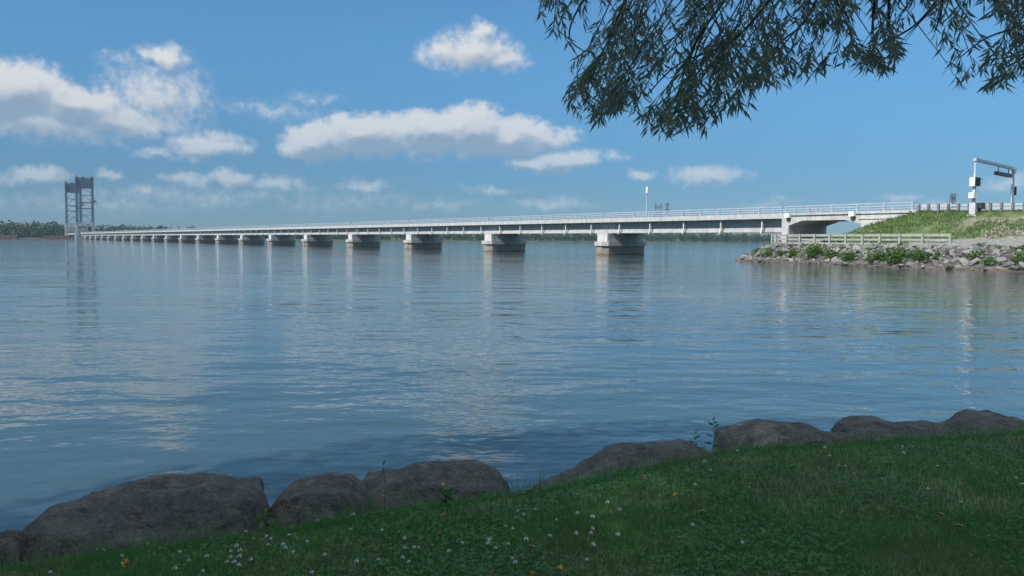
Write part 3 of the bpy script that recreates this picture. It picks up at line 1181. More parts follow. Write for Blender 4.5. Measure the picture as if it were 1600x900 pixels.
placed.sort(key=view_size, reverse=True)
stuff_v = MB()
for i, (x, y, s) in enumerate(placed):
    p, sl, rp, d = land_point(x, y)
    rot = Euler((rr.uniform(-0.5, 0.5), rr.uniform(-0.5, 0.5), rr.uniform(0, 6.28)))
    sc = (s * rr.uniform(0.85, 1.25), s * rr.uniform(0.8, 1.1), s * rr.uniform(0.75, 1.1))
    p.z += 0.12 * s
    if i < 290:
        o = link('riprap_stone', stones[i % 9], None, p, rot, sc)
        tag(o, 'angular grey stone of the riprap bank below the pale fence', 'stone', 'grey riprap stones of the canal bank')
    else:
        mw = Matrix.LocRotScale(p, rot, Vector(sc))
        sm = stones[i % 9]
        stuff_v.add([mw @ v.co for v in sm.vertices], [tuple(f.vertices) for f in sm.polygons])
# small rubble filling the gaps
for _ in range(900):
    x = rr.uniform(36.5, 100)
    y = rr.uniform(-22, 3 if x < 45 else -6)
    d = float(poly_dist(np.array([x]), np.array([y]))[0])
    if not (-0.3 < d < 6.6) or (x > 44 and y > -5.0):
        continue
    p, sl, rp, d = land_point(x, y)
    s = rr.uniform(0.14, 0.3)
    mw = Matrix.LocRotScale(p, Euler((rr.uniform(-0.6, 0.6), rr.uniform(-0.6, 0.6), rr.uniform(0, 6))), Vector((s, s, s)))
    sm = stones[rr.randrange(9)]
    stuff_v.add([mw @ v.co for v in sm.vertices], [tuple(f.vertices) for f in sm.polygons])
tag(stuff_v.build('riprap_rubble', 'riprap'), 'small grey rubble filling the gaps of the riprap bank', kind='stuff')

# pale stones lying in the grass of the embankment
k = 0
while k < 85:
    x, y = rr.uniform(57, 92), rr.uniform(-9, -1.5)
    p, sl, rp, d = land_point(x, y)
    if sl < 0.9 or p.z > 6.2 - 0.9 * (x < 66) or (x < 68 and p.z > 4.2):
        continue
    if mnoise.noise(Vector((x * 0.3, y * 0.3, 5.0))) < -0.12:
        continue
    s = rr.uniform(0.10, 0.26)
    o = link('embankment_stone', stones[k % 9], None, p, (rr.uniform(-.4, .4), rr.uniform(-.4, .4), rr.uniform(0, 6)), (s, s, s))
    tag(o, 'pale stone lying in the grass of the road embankment', 'stone', 'pale stones in the embankment grass')
    k += 1

# rough grass on the embankment
N = 30000
X = rng.uniform(52, 105, N)
Y = rng.uniform(-11, -0.9, N)
Hh, sl, rp, d = land_h(X, Y)
bare = np.array([mnoise.fractal(Vector((x * 0.3, y * 0.3, 5.0)), 0.9, 2.0, 3) for x, y in zip(X, Y)])
stony = np.clip((X - 62) / 14, 0, 1) * np.clip((6.2 - Hh) / 1.0, 0, 1)
ok = (sl > 0.6) & (bare - stony * 0.29 + rng.normal(0, 0.12, N) > -0.28)
X, Y, Hh = X[ok], Y[ok], Hh[ok]
nz_ = np.array([mnoise.fractal(Vector((x * 0.5, y * 0.5, 1.7)), 0.9, 2.0, 4) for x, y in zip(X, Y)]) * 0.22
P = np.stack([BR_O.x + BR_V.x * X + BR_W.x * Y, BR_O.y + BR_V.y * X + BR_W.y * Y, Hh + nz_ - 0.03], axis=-1)
ax = np.stack([rng.normal(0, 0.55, len(P)), rng.normal(0, 0.55, len(P)), np.ones(len(P))], axis=-1)
v, f = leaf_cards(P, ax, rng.uniform(0.18, 0.45, len(P)), rng.uniform(0.05, 0.10, len(P)), rng)
tag(link('embankment_grass', np_mesh('embankment_grass', v, [f], 'bank_grass')), 'rough sunlit grass covering the road embankment', kind='stuff')

# bushes among the riprap: px x, px y (middle), half width px, half height px
BUSH = [(1183, 394, 8, 6, 'tiny leafy bush at the outer tip of the riprap'), (1199, 396, 11, 6, 'low bush second from the outer tip of the riprap'),
        (1221, 397, 9, 7, 'small round bush below the near corner of the abutment'), (1240, 397, 10, 8, 'small bush under the fourth fence post from the abutment'),
        (1273, 395, 17, 12, 'tall pointed bush whose top reaches the fence rails'), (1298, 398, 13, 8, 'rounded bush just right of the tall pointed bush'),
        (1327, 402, 15, 9, 'separate round bush in the middle of the riprap'), (1371, 403, 17, 11, 'dark bush forming the left end of the wide thicket'),
        (1403, 401, 25, 13, 'widest bright green bush in the middle of the thicket'), (1437, 401, 15, 11, 'bright bush forming the right end of the thicket'),
        (1465, 402, 8, 8, 'small dull bush between stones right of the thicket'), (1526, 399, 14, 8, 'dull green bush high among the large stones'),
        (1546, 409, 14, 7, 'yellowish bush low by the waterline among large stones'), (1593, 405, 13, 9, 'bush at the right edge of the riprap')]
for i, (bx, by, hw, hh, lab) in enumerate(BUSH):
    # walk along the viewing ray until it meets the bank
    d_ = ray(bx, by + hh * 0.6)
    s_ = 60.0
    pt = None
    while s_ < 135:
        q = EYE + d_ * s_
        rel = q - BR_O
        x, y = rel.dot(BR_V), rel.dot(BR_W)
        h, sl, rp, dd = land_h(np.array([x]), np.array([y]))
        if dd[0] > -1 and q.z <= h[0] + 0.05:
            pt = q
            break
        s_ += 0.25
    if pt is None:
        continue
    sc = pt.y / F
    a, hgt = hw * sc, hh * 2 * sc
    n = int(900 * max(0.3, a * hgt / 2.0))
    u = unit(rng.normal(size=(n, 3))) * (rng.uniform(0, 1, (n, 1)) ** 0.4)
    lump = 1 + 0.28 * np.sin(u[:, :1] * 5 + i) * np.cos(u[:, 1:2] * 4 + 2 * i) + 0.15 * rng.normal(size=(n, 1))
    Q = u * lump * np.array([a, a * 0.8, hgt * 0.52]) + np.array([0, 0, hgt * 0.42])
    v, f = quads(Q, rng.uniform(0.06, 0.13, n), rng)
    o = empty('riprap_bush', (pt.x, pt.y, pt.z - 0.1), 0, lab, 'bush', 'green bushes growing in the riprap')
    mb_ = 'bank_grass' if 'yellowish' in lab or 'dull' in lab else 'bush_leaf'
    link('crown', np_mesh('crown', v, [f], mb_), o)
    b_ = MB()
    for j in range(4):
        b_.tube([(0, 0, -0.1), (rng.uniform(-.4, .4) * a, rng.uniform(-.4, .4) * a, hgt * 0.6)], [0.04, 0.015], 5)
    b_.build('stem', 'bark', o)

# low weeds growing between the stones
VV = []
k = 0
while k < 75:
    x, y = rr.uniform(40, 95), rr.uniform(-20, -6)
    d = float(poly_dist(np.array([x]), np.array([y]))[0])
    if not (1.0 < d < 6.8):
        continue
    p, sl, rp, d = land_point(x, y)
    n = rr.randint(25, 60)
    sp = rr.uniform(0.15, 0.4)
    Q = np.array([p.x, p.y, p.z + 0.05]) + rng.normal(size=(n, 3)) * np.array([sp, sp, 0.06])
    ax = np.stack([rng.normal(0, 0.6, n), rng.normal(0, 0.6, n), np.ones(n)], -1)
    v, f = leaf_cards(Q, ax, rng.uniform(0.25, 0.5, n), rng.uniform(0.05, 0.1, n), rng)
    VV.append(v)
    k += 1
v = np.concatenate(VV)
tag(link('riprap_weeds', np_mesh('riprap_weeds', v, [np.arange(len(v), dtype=np.int32).reshape(-1, 4)], 'bush_leaf')), 'low green weeds growing between the riprap stones', kind='stuff')

# pale board fence on the bank
fe = [(42.4, -1.0), (43.3, -3.2), (44.6, -5.0), (46.6, -6.6), (49.2, -7.7), (51.6, -8.1), (54.0, -8.3), (56.4, -8.5), (58.8, -8.7), (61.2, -8.9),
      (63.6, -9.1), (66.2, -9.25), (69.0, -9.4), (72.2, -9.5)]
fence = empty('board_fence', br(72.2, -9.5, 0), BR_RZ, 'pale grey post and rail fence along the top of the riprap', 'fence')
o_f = Vector((72.2, -9.5))
FT = 3.60
for (x, y) in fe:
    b_ = MB()
    b_.box((x - o_f.x - 0.11, y - o_f.y - 0.11, 1.3), (x - o_f.x + 0.11, y - o_f.y + 0.11, FT + 0.04))
    b_.build('post', 'fence_paint', fence)
for z, hgt in ((FT - 0.14, 0.30), (FT - 0.66, 0.22), (FT - 1.14, 0.22)):
    b_ = MB()
    for (a, c) in zip(fe[:-1], fe[1:]):
        b_.beam((a[0] - o_f.x, a[1] - o_f.y + 0.15, z), (c[0] - o_f.x, c[1] - o_f.y + 0.15, z), 0.07, hgt)
    b_.build('rail', 'fence_paint', fence)

# guardrail beside the road
gx0 = X_END + 0.7
gr = empty('guardrail', br(gx0, -0.75, 0), BR_RZ, 'steel guardrail on brown wooden posts along the embankment road', 'guardrail')
prev = None
rails = [MB(), MB()]
for i in range(40):
    x = i * 1.22
    zt = float(road_z(gx0 + x)) + 0.88 - 0.0
    b_ = MB()
    b_.box((x - 0.13, -0.10, zt - 1.5), (x + 0.13, 0.13, zt))
    b_.build('post', 'guard_wood', gr)
    cur = (x, zt)
    if prev:
        for (rb, off, hg) in ((rails[0], -0.20, 0.27), (rails[1], -0.60, 0.27)):
            for (yy, zz, hh2) in ((0.17, 0.06, 0.09), (0.17, -0.06, 0.09), (0.21, 0.0, 0.07)):
                rb.beam((prev[0], yy, prev[1] + off + zz), (cur[0], yy, cur[1] + off + zz), 0.04, hh2)
    prev = cur
for rb in rails:
    rb.beam((-0.6, 0.2, 7.2 - 0.2), (0, 0.2, 7.2 - 0.2), 0.05, 0.25)
    rb.build('rail', 'galvanised', gr)

# road gantry with signals
gp1 = at(1521, 327, 96.3)
gp2 = at(1581, 330, 107.5)
gd = Vector((gp2.x - gp1.x, gp2.y - gp1.y, 0))
gl = gd.length
g_rz = math.atan2(gd.y, gd.x)
GZ = 5.8
zt1 = at(1521, 249, gp1.y).z
gan = empty('road_gantry', (gp1.x, gp1.y, GZ), g_rz, 'grey road gantry with signal cabinet and hanging sign over the road', 'gantry')
top = zt1 - GZ
b_ = MB()
b_.tube([(0, 0, 0.9), (0, 0, top)], [0.12, 0.10], 12)
b_.build('post', 'galvanised', gan)
b_ = MB()
b_.tube([(gl, 0, 0), (gl, 0, top - 0.1)], [0.19, 0.16], 12)
b_.build('post', 'galvanised', gan)
b_ = MB()
b_.box((-0.25, -0.18, top - 0.20), (gl + 0.3, 0.18, top + 0.12))
b_.build('beam', 'grey_paint', gan)
b_ = MB()
b_.box((gl - 0.32, -0.24, top - 0.6), (gl + 0.32, 0.24, top + 0.14))
b_.build('beam_cap', 'grey_paint', gan)
b_ = MB()
b_.box((gl * 0.52, -0.25, top - 1.25), (gl * 0.92, 0.25, top - 0.85))
sb = b_.build('hanging_sign', 'dark_metal', gan)
b_ = MB()
for fx in (0.58, 0.86):
    b_.box((gl * fx - 0.06, -0.06, top - 0.86), (gl * fx + 0.06, 0.06, top - 0.27))
b_.build('hanger', 'grey_paint', sb)


def gz(py):
    return at(1521, py, gp1.y).z - GZ


inv = Matrix.Rotation(BR_RZ - g_rz, 4, 'Z')      # cabinets square to the road
def cab(name, lo, hi, mat, parent=gan):
    b_ = MB()
    b_.box(lo, hi)
    o = b_.build(name, mat, parent)
    if parent is gan:
        o.rotation_euler = (0, 0, BR_RZ - g_rz)
    return o


c1 = cab('signal_cabinet', (-0.30, -0.50, gz(291)), (0.30, 0.50, gz(277)), 'white_paint')
b_ = MB()
b_.box((0.302, -0.50, gz(290.6)), (0.42, 0.50, gz(277.4)))
b_.box((0.42, -0.46, gz(281)), (0.72, 0.46, gz(280.4)))
b_.box((0.42, -0.46, gz(286.4)), (0.72, 0.46, gz(285.8)))
b_.tube([(0.42, 0, gz(282.9)), (0.47, 0, gz(282.9))], 0.17, 14)
b_.tube([(0.42, 0, gz(288.2)), (0.47, 0, gz(288.2))], 0.17, 14)
b_.build('signal_face', 'dark_metal', c1)
cab('white_cabinet', (-0.30, -0.62, gz(309.8)), (0.28, 0.28, gz(301.0)), 'white_paint')
cab('conduit', (-0.14, -0.14, gz(327)), (0.14, 0.14, gz(291)), 'grey_paint')
cab('base', (-0.34, -0.30, 0.0), (0.34, 0.30, gz(317)), 'galvanised')
cab('plinth', (-0.55, -0.5, -0.7), (0.55, 0.5, 0.06), 'concrete_pale')
cab('motor_box', (0.36, 0.0, gz(325)), (0.95, 0.7, gz(317)), 'dark_metal')
b_ = MB()
b_.box((gl + 0.27, -0.3, 3.0), (gl + 0.62, 0.3, 4.1))
b_.build('signal_box', 'dark_metal', gan)


# ------------------------------------------------------------------ far trees
def crown_points(n, rx_, rz_, seed, ry_=None):
    u = unit(rng.normal(size=(n, 3))) * (rng.uniform(0.15, 1, (n, 1)) ** 0.45)
    ph = rng.uniform(0, 6.28, 4)
    lump = 1 + 0.22 * np.sin(3.1 * u[:, :1] + ph[0]) * np.cos(2.7 * u[:, 2:3] + ph[1]) + 0.16 * np.sin(6 * u[:, 1:2] + ph[2])
    return u * lump * np.array([rx_, ry_ or rx_, rz_])


def far_wood(name, x0, x1, n, hfun, label, leaf='far_leaf', depth=70):
    VV, off = [], 0
    trunk = MB()
    for _ in range(n):
        x = random.uniform(x0, x1)
        dy_ = random.random() ** 1.6 * depth
        y = far_y(x) + 6 + dy_
        h = hfun(x) * random.uniform(0.72, 1.12)
        if random.random() < 0.4:
            h *= random.uniform(0.3, 0.6)
            y = far_y(x) + 4 + random.random() * 8
        r_ = h * random.uniform(0.30, 0.46)
        k = 70
        c = crown_points(k, r_, h * 0.44, 0) + np.array([x, y, 1.4 + h * 0.54])
        v, f = quads(c, rng.uniform(0.07, 0.15, k) * h * 0.8, rng)
        VV.append(v)
        if dy_ < 12:
            trunk.beam((x, y, 0.8), (x, y, h * 0.4), 0.35)
    v = np.concatenate(VV)
    f = np.arange(len(v), dtype=np.int32).reshape(-1, 4)
    o = tag(link(name, np_mesh(name, v, [f], leaf)), label, kind='stuff')
    return o


far_wood('far_wood', -640, -330, 330, lambda x: float(np.interp(x, [-640, -500, -420, -330], [19, 15.5, 14.5, 12])),
         'dense dark green wood on the far shore behind the lift towers')
far_wood('far_wood', -330, 560, 1100, lambda x: float(np.interp(x, [-330, -150, 50, 300, 560], [12, 10, 11, 13, 13])),
         'low hazy green wood on the far shore seen under the bridge')
far_wood('far_wood', 560, 1300, 260, lambda x: 12.0, 'distant wood on the far shore beyond the embankment')
far_wood('far_wood', -1100, -660, 240, lambda x: 17.0, 'wood on the far shore at the left edge')

LT = [(-12, 352, 16, 'far_leaf', 'dark tree crown cut by the left edge of the photograph'),
      (14, 349, 15, 'far_leaf', 'broad dark green tree above the lone guide wall'),
      (36, 351, 12, 'far_leaf', 'rounded mid green tree right of the lone guide wall'),
      (50, 345.5, 14, 'far_leaf', 'tallest dark domed tree of the left shore group'),
      (62, 347, 11, 'far_leaf', 'dark tree leaning into the tallest domed tree'),
      (76, 348, 13, 'far_leaf', 'green tree halfway between the domed tree and the towers'),
      (92, 350, 13, 'far_leaf', 'green tree just left of the lift towers'),
      (58, 359, 11, 'pale_leaf', 'pale green rounded willow low at the water in front of the domed tree'),
      (72, 362, 9, 'pale_leaf', 'small pale bush at the water beside the rounded willow'),
      (30, 361, 10, 'pale_leaf', 'pale green bush at the water right of the lone guide wall')]
for i, (px, py, hw, lm, lab) in enumerate(LT):
    y = 1000 + (10 if lm == 'far_leaf' else -12) + (i % 3) * 8
    tp = at(px, py, y)
    h = tp.z - 1.0
    r_ = hw * y / F
    o = empty('shore_tree', (tp.x, y, 1.0 if lm == 'far_leaf' else 0.4), 0, lab, 'tree', 'trees on the far shore left of the lift towers')
    n = 420
    c = crown_points(n, r_, h * 0.50, i) + np.array([0, 0, h * 0.52])
    v, f = quads(c, rng.uniform(0.5, 1.25, n), rng)
    link('crown', np_mesh('crown', v, [f], lm), o)
    b_ = MB()
    b_.tube([(0, 0, -0.6), (0.2, 0, h * 0.3), (0, 0.2, h * 0.75)], [0.5, 0.38, 0.12], 7)
    b_.build('trunk', 'bark', o)

# ------------------------------------------------------------------ lawn by the camera
EDGE = np.array([(-40, -14), (-9, 2.2), (-5, 3.6), (-2.65, 4.56), (-1.5, 5.13), (-.88, 5.45), (.14, 5.95), (1.0, 6.55), (1.68, 7.02), (2.8, 7.3), (4.86, 7.95), (9, 9.5), (16, 13), (60, 34)], dtype=float)


def edge_d(X, Y):
    """distance inside the lawn (positive) from its water edge"""
    d = np.full(X.shape, 1e9)
    for a, c in zip(EDGE[:-1], EDGE[1:]):
        ab_ = c - a
        tt = np.clip(((X - a[0]) * ab_[0] + (Y - a[1]) * ab_[1]) / (ab_ @ ab_), 0, 1)
        d = np.minimum(d, np.hypot(X - a[0] - tt * ab_[0], Y - a[1] - tt * ab_[1]))
    ye = np.interp(X, EDGE[:, 0], EDGE[:, 1])
    return np.where(Y < ye, d, -d)


def lawn_h(X, Y):
    d = edge_d(X, Y)
    h = np.interp(d, [-2.4, -1.2, -0.5, 0.0, 0.3, 2.5, 8, 40], [-1.55, -1.2, -0.1, 0.80, 0.90, 0.98, 1.12, 1.6])
    und = 0.035 * np.sin(X * 1.7 + 0.6) * np.cos(Y * 1.3) + 0.02 * np.sin(X * 3.9 - Y * 2.7)
    return h + und * np.clip(d / 0.5, 0, 1)


xs = np.concatenate([np.arange(-40, -8, 2.0), np.arange(-8, 12, 0.11), np.arange(12, 60, 2.0)])
ys = np.concatenate([np.arange(-60, -4, 3.0), np.arange(-4, 11, 0.11), np.arange(11, 36, 1.0)])
GX, GY = np.meshgrid(xs, ys)
Hn = lawn_h(GX, GY)
V = np.stack([GX, GY, Hn], axis=-1).reshape(-1, 3)
ny, nx = GX.shape
idx = np.arange(nx * ny).reshape(ny, nx)
q_ = np.stack([idx[:-1, :-1], idx[:-1, 1:], idx[1:, 1:], idx[1:, :-1]], axis=-1).reshape(-1, 4)
q_ = q_[(Hn.ravel()[q_] > -1.54).any(axis=1)]
tag(link('lawn', np_mesh('lawn', V, [q_.astype(np.int32)], 'soil', smooth=True)), kind='structure')


def lawn_pt(px, py):
    z = 0.95
    for _ in range(4):
        p = on_z(px, py, z)
        z = float(lawn_h(np.array([p.x]), np.array([p.y]))[0])
    p.z = z
    return p


def scatter(n, y0, y1, margin, dmin):
    Y = rng.uniform(y0, y1, n)
    half = Y * (800 / F) + margin
    X = rng.uniform(-1, 1, n) * half
    d = edge_d(X, Y)
    ok = d > dmin
    return X[ok], Y[ok], d[ok]


def blades(n, y0, y1, hmin, hmax, w0, w1, lean=0.45, dmin=0.0, dmax=99, margin=1.5):
    X, Y, d = scatter(n, y0, y1, margin, dmin)
    ok = d < dmax
    X, Y, d = X[ok], Y[ok], d[ok]
    n = len(X)
    cl_ = np.array([mnoise.noise(Vector((x * 1.6, y * 1.6, 0.0))) for x, y in zip(X, Y)])
    Z = lawn_h(X, Y) - 0.004
    hgt = rng.uniform(hmin, hmax, n) * (1 + 0.35 * cl_)
    P = np.stack([X, Y, Z], -1)
    la = rng.uniform(0, 6.283, n)
    ln = np.abs(rng.normal(0, lean, n))
    dirh = np.stack([np.cos(la), np.sin(la), np.zeros(n)], -1)
    sa = rng.uniform(0, 6.283, n)
    side = np.stack([np.cos(sa), np.sin(sa), np.zeros(n)], -1) * rng.uniform(w0, w1, n)[:, None] / 2
    mid = P + np.array([0, 0, 1.0]) * (hgt * 0.58)[:, None] + dirh * (hgt * ln * 0.3)[:, None]
    tip = P + np.array([0, 0, 1.0]) * (hgt * np.clip(1 - 0.35 * ln, 0.3, 1))[:, None] + dirh * (hgt * ln)[:, None]
    v = np.stack([P - side, P + side, mid + side * 0.8, mid - side * 0.8, tip], 1).reshape(-1, 3)
    o = np.arange(n, dtype=np.int32)[:, None] * 5
    return v, o + np.array([[0, 1, 2, 3]], dtype=np.int32), o + np.array([[3, 2, 4]], dtype=np.int32)


parts = [blades(170000, 2.6, 5.2, 0.025, 0.065, 0.003, 0.006), blades(150000, 5.2, 10.5, 0.03, 0.07, 0.004, 0.008),
         blades(34000, 2.2, 10.5, 0.08, 0.20, 0.004, 0.008, 0.5, -0.12, 0.28), blades(2600, 2.6, 10, 0.10, 0.18, 0.003, 0.006, 0.7)]
VV, F4, F3, off = [], [], [], 0
for v, f4, f3 in parts:
    VV.append(v)
    F4.append(f4 + off)
    F3.append(f3 + off)
    off += len(v)
me = np_mesh('lawn_grass', np.concatenate(VV), [np.concatenate(F4), np.concatenate(F3)], 'grass_blade')
tag(link('lawn_grass', me), 'shaded green lawn grass on the near bank', kind='stuff')

# clover leaves between the blades
X, Y, d = scatter(80000, 2.6, 9.5, 1.5, 0.05)
cm = np.array([mnoise.noise(Vector((x * 1.1 + 9, y * 1.1, 2.0))) for x, y in zip(X, Y)])
ok = cm + rng.normal(0, 0.15, len(X)) > 0.0
X, Y = X[ok], Y[ok]
n = len(X)
Z = lawn_h(X, Y) + rng.uniform(0.02, 0.06, n)
C = np.stack([X, Y, Z], -1)
VV = []
r0 = rng.uniform(0.005, 0.010, n)[:, None]
a0 = rng.uniform(0, 6.28, n)
tilt = rng.normal(0, 0.3, (n, 2))
for k in range(3):
    pts = []
    for (da, rr_) in ((0, 0.0), (-0.75, 0.8), (-0.4, 1.45), (0.4, 1.45), (0.75, 0.8)):
        a = a0 + k * 2.094 + da
        dxy = np.stack([np.cos(a), np.sin(a)], -1) * r0 * rr_
        pts.append(np.concatenate([C[:, :2] + dxy, (C[:, 2] + (dxy * tilt).sum(1))[:, None]], 1))
    VV.append(np.stack(pts, 1))
v = np.concatenate(VV, 1).reshape(-1, 3)
f = np.arange(len(v), dtype=np.int32).reshape(-1, 5)
tag(link('clover_leaves', np_mesh('clover_leaves', v, [f], 'clover')), 'clover leaves spread through the shaded lawn', kind='stuff')


# ------------------------------------------------------------------ boulders along the lawn edge
def boulder(name, outline, y, depth, zbot, seed, label, rnd=0.42, amp=0.06, lean=0.40):
    pts = [at(px, py, y + 0.42 * depth) for px, py in outline]
    xs_, zs_ = [p.x for p in pts], [p.z for p in pts]
    x0, x1 = xs_[0], xs_[-1]
    bm = bmesh.new()
    bmesh.ops.create_cube(bm, size=2.0)
    bmesh.ops.subdivide_edges(bm, edges=bm.edges, cuts=30, use_grid_fill=True)
    cx = (x0 + x1) / 2
    rp_ = random.Random(seed * 11 + 5)
    cuts = []
    for _ in range(11):
        nv = Vector((rp_.gauss(0, 0.7), rp_.gauss(-0.3, 1), rp_.gauss(0.25, 0.8))).normalized()
        ext = abs(nv.x) + abs(nv.y) + abs(nv.z)
        cuts.append((nv, ext * rp_.uniform(0.66, 0.88)))
    for v in bm.verts:
        c = v.co.copy()
        sp = c.normalized()
        p = c.lerp(sp * 1.12, rnd * 0.75)
        for nv, hh_ in cuts:
            e_ = p.dot(nv) - hh_
            if e_ > 0:
                p = p - nv * e_
        x = cx + p.x * (x1 - x0) / 2
        zt = float(np.interp(x, xs_, zs_))
        tz = (p.z + 1) / 2
        z = zbot + tz * (zt - zbot)
        yy = y + p.y * depth / 2 + lean * (tz - 0.5) * depth
        q = Vector((x + seed * 7.3, yy, z))
        nn = mnoise.fractal(q * 2.1, 0.75, 2.1, 7)
        cell = mnoise.voronoi(q * 2.2)[0][0]
        dsp = amp * (nn * 1.15 + (cell - 0.35) * 1.0 - 0.5 * abs(mnoise.noise(q * 3.3)) - 0.25 * max(p.z, 0))
        dirn = Vector((p.x * 0.6, p.y, p.z * 0.9)).normalized()
        v.co = Vector((x, yy, z)) + dirn * dsp - Vector((cx, y, 0))
    me = bpy.data.meshes.new(name)
    bmesh.ops.recalc_face_normals(bm, faces=bm.faces)
    bm.to_mesh(me)
    bm.free()
    me.materials.append(MAT['boulder'])
    me.shade_smooth()
    o = link(name, me, None, (cx, y, 0))
    return tag(o, label, 'boulder', 'shore boulders along the lawn edge')


boulder('shore_boulder', [(-75, 815), (-30, 805), (10, 812), (28, 826), (46, 866)], 4.75, 0.7, 0.2, 1,
        'dark boulder cut off by the left edge of the photograph')
boulder('shore_boulder', [(38, 868), (58, 826), (95, 780), (150, 764), (230, 750), (290, 745), (350, 746), (395, 741), (415, 752), (423, 800)], 5.3, 0.95, 0.1, 2,
        'largest brown boulder with a sloping left shoulder', 0.46, 0.06)
boulder('shore_boulder', [(424, 800), (436, 772), (452, 754), (500, 745), (540, 749), (568, 768), (585, 790)], 5.7, 0.7, 0.1, 3,
        'grey streaked boulder right beside the largest one', 0.34, 0.05)
boulder('shore_boulder', [(550, 775), (572, 746), (605, 732), (640, 723), (720, 724), (760, 730), (790, 740), (815, 765)], 6.25, 0.95, 0.1, 4,
        'long low dark boulder behind the grey streaked one', 0.42, 0.06)
boulder('shore_boulder', [(812, 765), (850, 742), (900, 712), (950, 694), (1000, 683), (1060, 684), (1110, 690), (1140, 706)], 7.05, 1.1, 0.1, 5,
        'boulder rising to the right under the leafy weeds', 0.42, 0.06)
boulder('shore_boulder', [(1116, 705), (1124, 668), (1150, 661), (1220, 659), (1270, 657), (1330, 660), (1360, 695)], 7.75, 0.9, 0.1, 6,
        'square ended grey boulder right of the leafy weeds', 0.30, 0.06)
boulder('shore_boulder', [(1265, 695), (1290, 657), (1335, 653), (1400, 658), (1470, 663), (1510, 695)], 8.1, 0.9, 0.1, 8,
        'low dark boulder between the square ended one and the humped one', 0.38, 0.06)
boulder('shore_boulder', [(1440, 700), (1468, 662), (1500, 651), (1535, 648), (1575, 650), (1615, 660), (1650, 700)], 8.5, 0.9, 0.1, 9,
        'humped black boulder nearest the right edge', 0.34, 0.06)
boulder('shore_boulder', [(1610, 690), (1650, 655), (1720, 648), (1800, 650), (1850, 690)], 9.0, 1.0, 0.1, 12,
        'boulder just outside the right edge', 0.34, 0.06)
boulder('shore_boulder', [(-330, 880), (-260, 830), (-180, 815), (-110, 825), (-70, 870)], 4.4, 0.8, 0.1, 13,
        'boulder just outside the left edge', 0.34, 0.06)

# ------------------------------------------------------------------ flowers, fallen leaves, weeds
CLOVER = [(174, 837), (219, 834), (283, 831), (231, 852), (147, 852), (151, 859), (162, 862), (190, 869), (281, 862), (295, 876), (273, 888), (369, 853),
          (361, 861), (375, 860), (360, 870), (374, 869), (355, 878), (366, 878), (373, 883), (392, 874), (423, 842), (416, 838), (419, 851), (442, 851),
          (355, 832), (384, 834), (78, 894), (317, 892), (323, 869), (496, 817), (552, 809), (548, 827), (597, 828), (452, 836), (446, 856), (480, 846),
          (458, 863), (507, 866), (487, 894), (557, 877), (591, 874), (632, 841), (632, 856), (647, 855), (654, 855), (639, 878), (629, 871), (722, 848),
          (701, 861), (765, 843), (763, 849), (774, 856), (794, 850), (800, 872), (805, 878), (790, 822), (801, 826), (818, 804), (806, 809), (809, 799),
          (836, 796), (822, 842), (902, 802), (949, 787), (968, 796), (926, 807), (900, 833), (926, 826), (923, 833), (965, 835), (927, 851), (917, 874),
          (869, 812), (859, 837), (1136, 699), (1118, 707), (1101, 721), (1110, 735), (1075, 735), (1086, 757), (1082, 820), (1160, 848), (1152, 707),
          (1244, 668), (1248, 674), (1243, 692), (1273, 694), (1289, 699), (1311, 728), (1321, 728), (1334, 740), (1378, 748), (1410, 701), (1426, 698),
          (1412, 710), (1465, 728), (1587, 746), (1597, 757), (1450, 764), (1502, 784), (1337, 674), (1299, 680), (1228, 684), (1296, 712)]


def clover_head():
    r = np.random.default_rng(5)
    n = 46
    u = unit(r.normal(size=(n, 3)))
    u = u[u[:, 2] > -0.55]
    ax = u + np.array([0, 0, 0.25])
    v, f = leaf_cards(u * 0.004, ax, np.full(len(u), 0.0105), np.full(len(u), 0.0045), r)
    return np_mesh('flower_head', v, [f], 'petal_white')


head_me = clover_head()
sm_ = MB()
sm_.tube([(0, 0, -0.09), (0.004, 0, -0.04), (0, 0, 0)], 0.0012, 5)
stem_me = sm_.mesh('stem', 'weed_leaf')
fl0 = empty('clover_flower', (0, 0, 0), 0, 'small white clover flower standing in the shaded lawn', 'flower', 'white clover flowers in the lawn')
link('flower_head', head_me, fl0)
link('stem', stem_me, fl0)
for i, (px, py) in enumerate(CLOVER):
    if i == 0:
        o = fl0
    else:
        o = fl0.copy()
        col.objects.link(o)
        for ch in fl0.children:
            c2 = ch.copy()
            col.objects.link(c2)
            c2.parent = o
    g0 = lawn_pt(px, py)
    hs = random.uniform(0.055, 0.085)
    p = at(px, py, g0.y - hs * 3.0)
    p.z = max(p.z, float(lawn_h(np.array([p.x]), np.array([p.y]))[0]) + 0.05)
    o.location = p
    s = random.uniform(0.7, 1.1)
    o.scale = (s, s, s)
    o.rotation_euler = (random.uniform(-.2, .2), random.uniform(-.2, .2), random.uniform(0, 6))


def yellow_head():
    r = np.random.default_rng(8)
    n = 26
    a = np.linspace(0, 6.28 * 2, n)
    ax = np.stack([np.cos(a), np.sin(a), np.linspace(0.1, 0.9, n)], -1)
    v, f = leaf_cards(np.zeros((n, 3)), ax, np.full(n, 0.016), np.full(n, 0.005), r)
    return np_mesh('flower_head', v, [f], 'petal_yellow')


